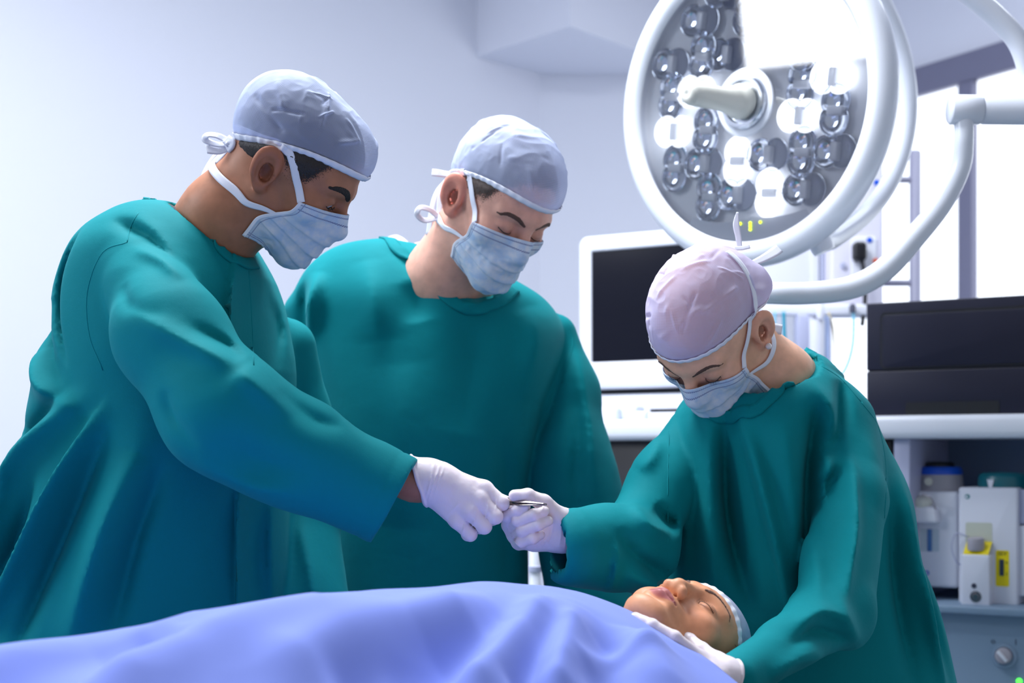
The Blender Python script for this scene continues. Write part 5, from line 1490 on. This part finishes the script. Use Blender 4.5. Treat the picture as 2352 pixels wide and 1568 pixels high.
free_tape(pC, [P(1770, 752, 2.03), P(1785, 755, 2.03), P(1796, 757, 2.03)], .015, (0, -.95, .2))
# small bound neck opening of the woman's gown
nt_ = ribbon('neck_tie', [P(1832, 808, 2.06), P(1826, 824, 2.05), P(1822, 845, 2.045), P(1812, 858, 2.04)], .010, M_gown, None, (-.5, -.8, .2), .002); to_parent(nt_, pC)

# stitched seams of the gowns
def hit(fn, px, py, Y=1.45):
    o = np.array((0, 0, CZ), np.float32); d = np.array(P(px, py, 1.0), np.float32) - o; t = Y
    for _ in range(90):
        e = float(fn((o + d * t)[None].astype(np.float32))[0])
        if e < .0004: break
        t += max(e * .7, .0006)
        if t > 3: break
    return o + d * t
def seam(root, fn, pts, r=.0010):
    c = smooth_path(pts, 6)
    V = [hit(fn, *q) for q in c]
    V = snap(fn, V, -.0003, 3)[0]
    to_parent(tube('seam', V, r, M_gown, None, 6, 0), root)
for g, root, lines in ((gownA, pA, ([(572, 622), (578, 720), (583, 838)], [(318, 488), (300, 520), (292, 556)], [(292, 556), (235, 580), (200, 670), (205, 770), (236, 850)])),
                       (gownB, pB, ([(1300, 722), (1316, 790), (1290, 880)], [(708, 690), (700, 760), (706, 830)])),
                       (gownC, pC, ([(1872, 832), (1930, 868), (1978, 922)], [(1978, 922), (2018, 980), (2036, 1080), (2032, 1190)], [(1538, 950), (1534, 1100), (1535, 1310)]))):
    for ln in lines: seam(root, g, ln)

# ------------------------------------------------------------------ gloved hands
def glove_material():
    m = mat('latex_glove', rgb(234, 222, 228), .42, spec=.4, sss=.25, sssr=(1, .55, .5), sscale=.006)
    L = m.node_tree.links; b = m.node_tree.nodes['Principled BSDF']
    tc = N(m, 'ShaderNodeTexCoord'); mp_ = N(m, 'ShaderNodeMapping'); mp_.inputs['Scale'].default_value = (1, 1, .45); mp_.inputs['Rotation'].default_value = (0, .5, 0)
    nz = N(m, 'ShaderNodeTexNoise'); nz.inputs['Scale'].default_value = 190; nz.inputs['Detail'].default_value = 3
    bp = N(m, 'ShaderNodeBump'); bp.inputs['Strength'].default_value = .28; bp.inputs['Distance'].default_value = .0012
    L.new(tc.outputs['Object'], mp_.inputs['Vector']); L.new(mp_.outputs['Vector'], nz.inputs['Vector']); L.new(nz.outputs['Fac'], bp.inputs['Height']); L.new(bp.outputs['Normal'], b.inputs['Normal'])
    return m
M_glove = glove_material()

def glove(parent, fingers, palm, Y0, wrist=None, cut=None, folds=(), h=.0015, name='glove', kf=.006, kp=.012):
    """fingers: lists of (px, py, Y, radius px) from knuckle to tip; palm: list of two-ended bones"""
    c3 = lambda q: (np.array(P(q[0], q[1], q[2]), np.float32), q[3] / F * q[2])
    Fg = [[c3(q) for q in f] for f in fingers]; Pb = [[c3(q) for q in f] for f in palm]; Wr = [c3(q) for q in wrist] if wrist else None
    fo = Folds(folds, Y0)
    allp = [q for f in Fg + Pb + ([Wr] if Wr else []) for q in f]
    def fn(p):
        d = None
        for f in Pb:
            e = chain(p, [a for a, r in f], [r for a, r in f], .006); d = e if d is None else smin(d, e, kp)
        if Wr is not None: d = smin(d, chain(p, [a for a, r in Wr], [r for a, r in Wr], .004), .012)
        fd = None
        for f in Fg:
            e = chain(p, [a for a, r in f], [r for a, r in f], .0035)
            for a, r in f[1:-1]: e = smin(e, ball(p, a, r * 1.04), .002)          # knuckle
            fd = e if fd is None else smin(fd, e, .0012)
            d = smin(d, e, kf) if False else d
        d = smin(d, fd, kf)
        d = d - fo(p) - .00025 * vnoise(p, 160, 2)
        if cut:
            o, n = np.array(P(*cut[0]), np.float32), np.array(cut[1], np.float32); n = n / np.linalg.norm(n)
            s = (p - o) @ n + .0012 * vnoise(p, 70, 4)
            d1 = smax(d, s, .001)
            d1 = np.maximum(d1, -np.maximum(d + .0042, -s - .022))
            roll = np.sqrt(np.minimum(np.abs(d + .0006), 1) ** 2 + (s + .0015) ** 2) - .0024     # rolled bead
            d = smin(d1, roll, .001)
        return d
    pts = np.array([a for a, r in allp]); rr = np.array([r for a, r in allp])[:, None] + .006
    return sdf_obj(name, fn, (pts - rr).min(0), (pts + rr).max(0), h, M_glove, parent, .006, 2)

# left surgeon: right hand seen from its back, pinching the forceps
I, Mm, Rr, Ll = (1112, 1123, 1.838, 19.5), (1104, 1148, 1.829, 20), (1080, 1174, 1.827, 19), (1050, 1196, 1.832, 17)
glove(pA, [[I, (1152, 1155, 1.833, 17), (1163, 1163, 1.853, 15), (1156, 1154, 1.872, 14)],
           [Mm, (1138, 1186, 1.825, 16.5), (1130, 1190, 1.848, 15.5), (1112, 1180, 1.866, 14)],
           [Rr, (1112, 1209, 1.827, 16.5), (1103, 1210, 1.850, 15), (1088, 1195, 1.866, 14)],
           [Ll, (1080, 1227, 1.834, 15), (1075, 1227, 1.855, 14), (1063, 1210, 1.866, 13)],
           [(1005, 1098, 1.868, 20), (1085, 1120, 1.879, 17.5), (1138, 1143, 1.868, 15), (1160, 1149, 1.858, 12.5)]],
      [[(985, 1086, 1.844, 27), I], [(985, 1090, 1.840, 27), Mm], [(985, 1118, 1.840, 29), Rr], [(985, 1125, 1.844, 28), Ll], [(985, 1100, 1.856, 26), (1095, 1118, 1.862, 20)], [(1000, 1105, 1.842, 38), (1060, 1140, 1.842, 34)]],
      1.84, wrist=[(940, 1098, 1.842, 53), (975, 1103, 1.842, 46), (1010, 1108, 1.842, 42)], cut=((958, 1101, 1.842), (-.95, 0, -.28)),
      folds=[([(1012, 1068), (1004, 1095), (985, 1150)], 2.5, .9), ([(1022, 1072), (1012, 1100), (998, 1140)], 2, .7), ([(1000, 1062), (990, 1110), (975, 1155)], 2.5, .8), ([(1123, 1150), (1120, 1172), (1112, 1195)], 2, .8), ([(1097, 1168), (1090, 1195), (1082, 1212)], 2, .8), ([(1072, 1190), (1066, 1212), (1060, 1232)], 2.2, 1.0), ([(1142, 1140), (1140, 1160), (1139, 1172)], 2, .7), ([(1020, 1190), (1050, 1160), (1062, 1150)], 3, .5)])
# woman: right hand, fingers curled round the forceps, thumb on top
glove(pC, [[(1284, 1190, 1.848, 25), (1248, 1154, 1.836, 19), (1212, 1138, 1.830, 16), (1182, 1138, 1.832, 14)],
           [(1168, 1205, 1.876, 16), (1165, 1184, 1.842, 13.8), (1190, 1171, 1.828, 12.8), (1207, 1163, 1.826, 11.8)],
           [(1176, 1213, 1.878, 16), (1190, 1195, 1.832, 14), (1226, 1182, 1.820, 13.4), (1250, 1174, 1.824, 12)],
           [(1182, 1229, 1.878, 15), (1200, 1218, 1.832, 13.8), (1236, 1205, 1.821, 13.2), (1259, 1196, 1.826, 12)],
           [(1190, 1247, 1.874, 14), (1199, 1243, 1.838, 13.2), (1224, 1236, 1.828, 12.4), (1241, 1228, 1.832, 11.2)]],
      [[(1294, 1200, 1.868, 30), (1172, 1202, 1.880, 17)], [(1294, 1215, 1.868, 32), (1180, 1226, 1.882, 17)], [(1296, 1238, 1.868, 28), (1194, 1246, 1.878, 16)], [(1284, 1192, 1.852, 28), (1292, 1225, 1.862, 34)], [(1282, 1236, 1.856, 25), (1226, 1246, 1.866, 17)], [(1255, 1200, 1.862, 26), (1210, 1215, 1.872, 20)]],
      1.85, wrist=[(1294, 1218, 1.868, 44), (1330, 1222, 1.885, 46)], cut=((1322, 1222, 1.88), (.95, 0.2, .1)),
      folds=[([(1283, 1180), (1288, 1215), (1284, 1255)], 2, .7), ([(1296, 1185), (1300, 1225), (1296, 1265)], 2.2, .9), ([(1262, 1225), (1250, 1245), (1240, 1258)], 2, .6), ([(1272, 1200), (1266, 1228), (1258, 1250)], 1.8, .6), ([(1240, 1148), (1246, 1160), (1244, 1172)], 2, .7), ([(1228, 1138), (1232, 1150), (1230, 1160)], 1.6, .5), ([(1168, 1215), (1180, 1240), (1200, 1260)], 2, .8), ([(1162, 1200), (1170, 1225), (1188, 1250)], 1.6, .6)])
# woman: left hand laid along the patient's jaw
glove(pC, [[(1604, 1510, 1.616, 18), (1548, 1464, 1.606, 16), (1498, 1436, 1.612, 14.5), (1460, 1418, 1.622, 13)],
           [(1600, 1532, 1.600, 18), (1538, 1490, 1.590, 16), (1488, 1458, 1.596, 14.5), (1454, 1440, 1.606, 13)],
           [(1602, 1552, 1.588, 17), (1548, 1522, 1.580, 15.5), (1504, 1496, 1.586, 14), (1474, 1480, 1.594, 12.5)],
           [(1608, 1570, 1.580, 15.5), (1566, 1552, 1.574, 14), (1534, 1536, 1.578, 12.5), (1512, 1526, 1.584, 11.5)],
           [(1648, 1518, 1.643, 20), (1612, 1492, 1.660, 17), (1584, 1470, 1.678, 15), (1566, 1456, 1.688, 13)]],
      [[(1662, 1540, 1.630, 27), (1604, 1510, 1.616, 19)], [(1662, 1548, 1.624, 27), (1600, 1532, 1.600, 19)], [(1664, 1556, 1.620, 26), (1602, 1552, 1.588, 18)], [(1664, 1562, 1.618, 24), (1608, 1570, 1.580, 16)], [(1662, 1538, 1.638, 25), (1648, 1518, 1.643, 20)]],
      1.63, wrist=[(1660, 1548, 1.628, 36), (1690, 1556, 1.636, 37)], cut=((1684, 1556, 1.645), (.95, .2, -.2)), h=.002)

# forceps passed from hand to hand
fp = empty('forceps', P(1165, 1148, 1.846), 0, 'thin steel forceps held between the two gloved hands', 'forceps')
def blade(pts, w, t):
    o = ribbon('blade', [P(*q) for q in pts], w, M_steel, None, (0, -.62, .78), t, 8); return to_parent(o, fp)
blade([(1085, 1130, 1.864), (1130, 1139, 1.858), (1167, 1147, 1.842), (1206, 1152, 1.818), (1253, 1157, 1.812)], [.004, .0068, .0078, .0055, .0018], .0011)
blade([(1085, 1134, 1.864), (1130, 1146, 1.858), (1167, 1155, 1.840), (1206, 1158, 1.816), (1253, 1158.5, 1.812)], [.004, .0068, .0078, .0055, .0018], .0011)
to_parent(lathe('tip', [(0, -.0018), (.0016, -.0012), (.0019, 0), (.0016, .0012), (0, .0018)], M_steel, None, Matrix.Translation(P(1253, 1158, 1.812)), 12), fp)

# pearl earring
ep = snap(HC.d, [H_ for H_ in [HC.w((.084, .002, -.041))]], .0035)[0][0]
to_parent(lathe('pearl_earring', [(.0046 * math.sin(math.pi * i / 12), -.0046 * math.cos(math.pi * i / 12)) for i in range(13)], mat('pearl', rgb(235, 228, 226), .15, coat=.6), None, Matrix.Translation(Vector(ep)), 20), pC)

# ------------------------------------------------------------------ patient, table and drape
HP = Head((.2206, 1.75, 1.0424), -43, -86, 0, .925, spin=19, nose=-1.0, short=1.22)
chin = HP.w((0, -.088, -.098)); HP.t += np.array(P(1476, 1388, 1.668), np.float32) - chin      # chin kept at its place above the drape edge
HP.M.translation = Vector(map(float, HP.t))
AX = Vector((-.80, -.60, 0)); BX = Vector((.60, -.80, 0)); H0 = Vector((.2206, 1.75, 0))
def bd(s, t, z): q = H0 + AX * s + BX * t; return np.array((q.x, q.y, z), np.float32)
pP = person('person.003', 'patient lying with eyes closed, face up, blue-white cap, covered by the blue drape', (.2206, 1.75, .93))
parts = [limb((bd(.24, 0, 1.02), .075), (bd(.45, 0, 1.025), .085), (bd(.75, 0, 1.02), .085))]
for s in (1, -1):
    parts += [limb((bd(.24, s * .13, 1.01), .055), (bd(.34, s * .15, 1.01), .06)), limb((bd(.25, s * .17, 1.00), .048), (bd(.52, s * .21, .985), .040), (bd(.76, s * .20, .975), .028), (bd(.88, s * .19, .972), .022)),
              limb((bd(.80, s * .08, 1.01), .075), (bd(1.18, s * .09, 1.0), .055), (bd(1.55, s * .09, .985), .040)), limb((bd(1.56, s * .09, .985), .035), (bd(1.60, s * .10, 1.08), .028))]
bP, fP = body(HP, pP, parts, (-1.35, .6, .92), (.42, 1.95, 1.2), [(bd(.19, 0, 1.0), .06), (bd(.12, 0, 1.01), .055), (bd(.05, 0, 1.02), .052)], tint=dict(base=rgb(214, 150, 112), lip=rgb(178, 104, 108), ear_red=.1), fine=.0021, coarse=.012, kn=.022)
hair_shell('hair', HP, M_hair, pP, [(-.09, .060), (-.06, .056), (-.046, .046), (-.030, .024), (-.018, -.002), (-.008, -.012), (.03, -.01), (.06, -.03), (.10, -.04)], .0040, 7)
for s in (1, -1):
    patch('eyebrow', HP, mat('soft_brow', rgb(92, 64, 54), .7), pP, [(s * .012, -.093, .020), (s * .026, -.088, .0275), (s * .040, -.079, .0285), (s * .051, -.068, .022)], [.0016, .0020, .0016, .0010], .0007)
    lashes(HP, s, pP, 22, .0065, -.0062, -.35)
capP, _ = cap(HP, pP, M_cap, (.048, -.030, 1.9), [((0, .3, 1), .010, 6)], wr=.0020, seed=31, rad=(.0815, .1035, .0915))

def Z0(s): return np.interp(s, [.08, .10, .14, .20, .27, .34, .45, .60, .83, 1.1, 1.5, 1.62, 1.72], [1.108, 1.119, 1.134, 1.148, 1.160, 1.163, 1.159, 1.153, 1.137, 1.115, 1.09, 1.12, 1.02])
Ssm = np.linspace(.06, 1.75, 240); Zsm = Z0(Ssm); 
for _ in range(30): Zsm[1:-1] = (Zsm[:-2] + Zsm[2:] + 2 * Zsm[1:-1]) / 4
def dz(s, t): 
    a = np.abs(t); top = np.interp(s, Ssm, Zsm) - .057 * (a / .15) ** 1.45
    return top
def st(px, py):
    x = np.array([.5, .05])
    for _ in range(40):
        def res(x):
            q = H0 + AX * x[0] + BX * x[1]; z = float(dz(x[0], x[1]))
            return np.array([CX + F * q.x / q.y - px, HY - F * (z - CZ) / q.y - py])
        r = res(x); J = np.stack([(res(x + e) - r) / 1e-4 for e in (np.array([1e-4, 0]), np.array([0, 1e-4]))], 1)
        x = x - np.clip(np.linalg.lstsq(J + 1e-6, r, rcond=None)[0], -.08, .08)
    return x
DF = []
for pts, w, a in (([(1285, 1385), (1190, 1450), (1090, 1560)], .024, 11), ([(1330, 1400), (1296, 1480), (1280, 1565)], .020, 9), ([(1225, 1390), (1120, 1460), (990, 1560)], .028, -10), ([(1310, 1400), (1250, 1480), (1200, 1565)], .018, -7),
                  ([(1150, 1385), (960, 1440), (700, 1540)], .035, 9), ([(1090, 1430), (930, 1500), (820, 1565)], .030, -12), ([(900, 1400), (600, 1450), (300, 1540)], .04, 8), ([(420, 1440), (300, 1480), (60, 1560)], .03, -9), ([(330, 1425), (150, 1470), (10, 1520)], .03, -8), ([(1400, 1440), (1400, 1500), (1390, 1565)], .022, -6), ([(1450, 1450), (1500, 1510), (1530, 1565)], .03, 6), ([(1560, 1510), (1450, 1495), (1350, 1515)], .010, 3)):
    DF.append((np.array([st(*q) for q in pts]), w, a * .001))
def drape_mesh():
    ss = np.linspace(.088, 1.74, 330)
    tt = np.concatenate([np.linspace(-.32, .32, 150)])
    S_, T_ = np.meshgrid(ss, tt, indexing='ij')
    hemw = .006 * np.sin(T_ * 23) * np.exp(-(S_ - .09) / .05)
    S2 = S_ + hemw
    Zz = dz(S2, T_)
    q = np.stack([S2, T_], -1).reshape(-1, 2); add = np.zeros(len(q))
    for A_, w, a in DF:
        A_ = smooth_path(A_, 6); best = np.full(len(q), 9.0); tq = np.zeros(len(q))
        for i in range(len(A_) - 1):
            ab = A_[i + 1] - A_[i]; h = np.clip((q - A_[i]) @ ab / (ab @ ab + 1e-12), 0, 1); d = np.linalg.norm(q - A_[i] - h[:, None] * ab, axis=1)
            m = d < best; best = np.where(m, d, best); tq = np.where(m, (i + h) / (len(A_) - 1), tq)
        add += 2.5 * a * np.exp(-(best / w) ** 2) * np.minimum(1, tq * 3 + .15)
    p3 = np.stack([q[:, 0], q[:, 1], 0 * q[:, 0]], 1)
    add += .0035 * vnoise(p3, 11, 3) + .0018 * (1 - 2 * np.abs(vnoise(p3, 17, 5)))
    Zz = Zz + add.reshape(Zz.shape)
    base = np.maximum(Zz, .952)
    G = np.array((H0.x, H0.y, 0)) + S2[..., None] * np.array(AX) + T_[..., None] * np.array(BX); G[..., 2] = base
    rows = [G]
    # sides hang down from the table edge in soft pleats
    for sgn, edge in ((-1, 0), (1, -1)):
        side = []
        for k in range(1, 26):
            f = k / 25; dn = .42 * f
            off = .012 * math.sin(min(1, f * 6) * math.pi / 2) + .016 * f * np.sin(ss * 38 + 2 * np.sin(ss * 9)) + .01 * f
            g = G[:, edge].copy(); g = g + sgn * np.array(BX) * off[:, None]; g[:, 2] = G[:, edge][:, 2] - dn
            side.append(g)
        side = np.stack(side, 1)
        rows = [np.concatenate([side[:, ::-1], rows[0]], 1)] if sgn < 0 else [np.concatenate([rows[0], side], 1)]
    G = rows[0]; n, m_ = G.shape[:2]
    idx = np.arange(n * m_).reshape(n, m_)
    Q = np.stack([idx[:-1, :-1], idx[1:, :-1], idx[1:, 1:], idx[:-1, 1:]], -1).reshape(-1, 4)
    return G.reshape(-1, 3), Q[:, ::-1]
M_drape = mat('blue_drape_cloth', rgb(124, 141, 218), .75, spec=.15, sheen=.15)
add_bump(M_drape, 1200, .2, .0008)
V, Q = drape_mesh()
dr = np_mesh('surgical_drape', V, Q, M_drape)
so = dr.modifiers.new('thick', 'SOLIDIFY'); so.thickness = .0022; so.offset = 1
tag(dr, 'periwinkle blue surgical drape spread over the patient in the foreground', 'drape')

tb = empty('operating_table', (float(bd(.8, 0, 0)[0]), float(bd(.8, 0, 0)[1]), 0), math.atan2(AX.y, AX.x), 'operating table under the blue drape and the patient', 'operating table')
s0 = -.8
box('mattress', (s0 - .12, -.27, .865), (1.0, .27, .928), mat('black_vinyl_mattress', rgb(30, 32, 40), .4), tb, .018)
box('table_frame', (s0 - .1, -.26, .80), (.98, .26, .863), M_chrome, tb, .006)
for y in (-.285, .285): box('side_rail', (s0, y - .006, .81), (.9, y + .006, .845), M_chrome, tb, .003)
for y in (-.27, .27):
    for x in (-.5, .2, .7): box('rail_spacer', (x, min(y, y * 1.05), .82), (x + .03, max(y, y * 1.05), .838), M_chrome, tb)
lathe('column', [(0, .12), (.15, .12), (.15, .5), (.12, .5), (.12, .81), (0, .81)], M_chrome, tb, None, 40)
box('base', (-.55, -.25, 0), (.55, .25, .12), M_white2, tb, .03)
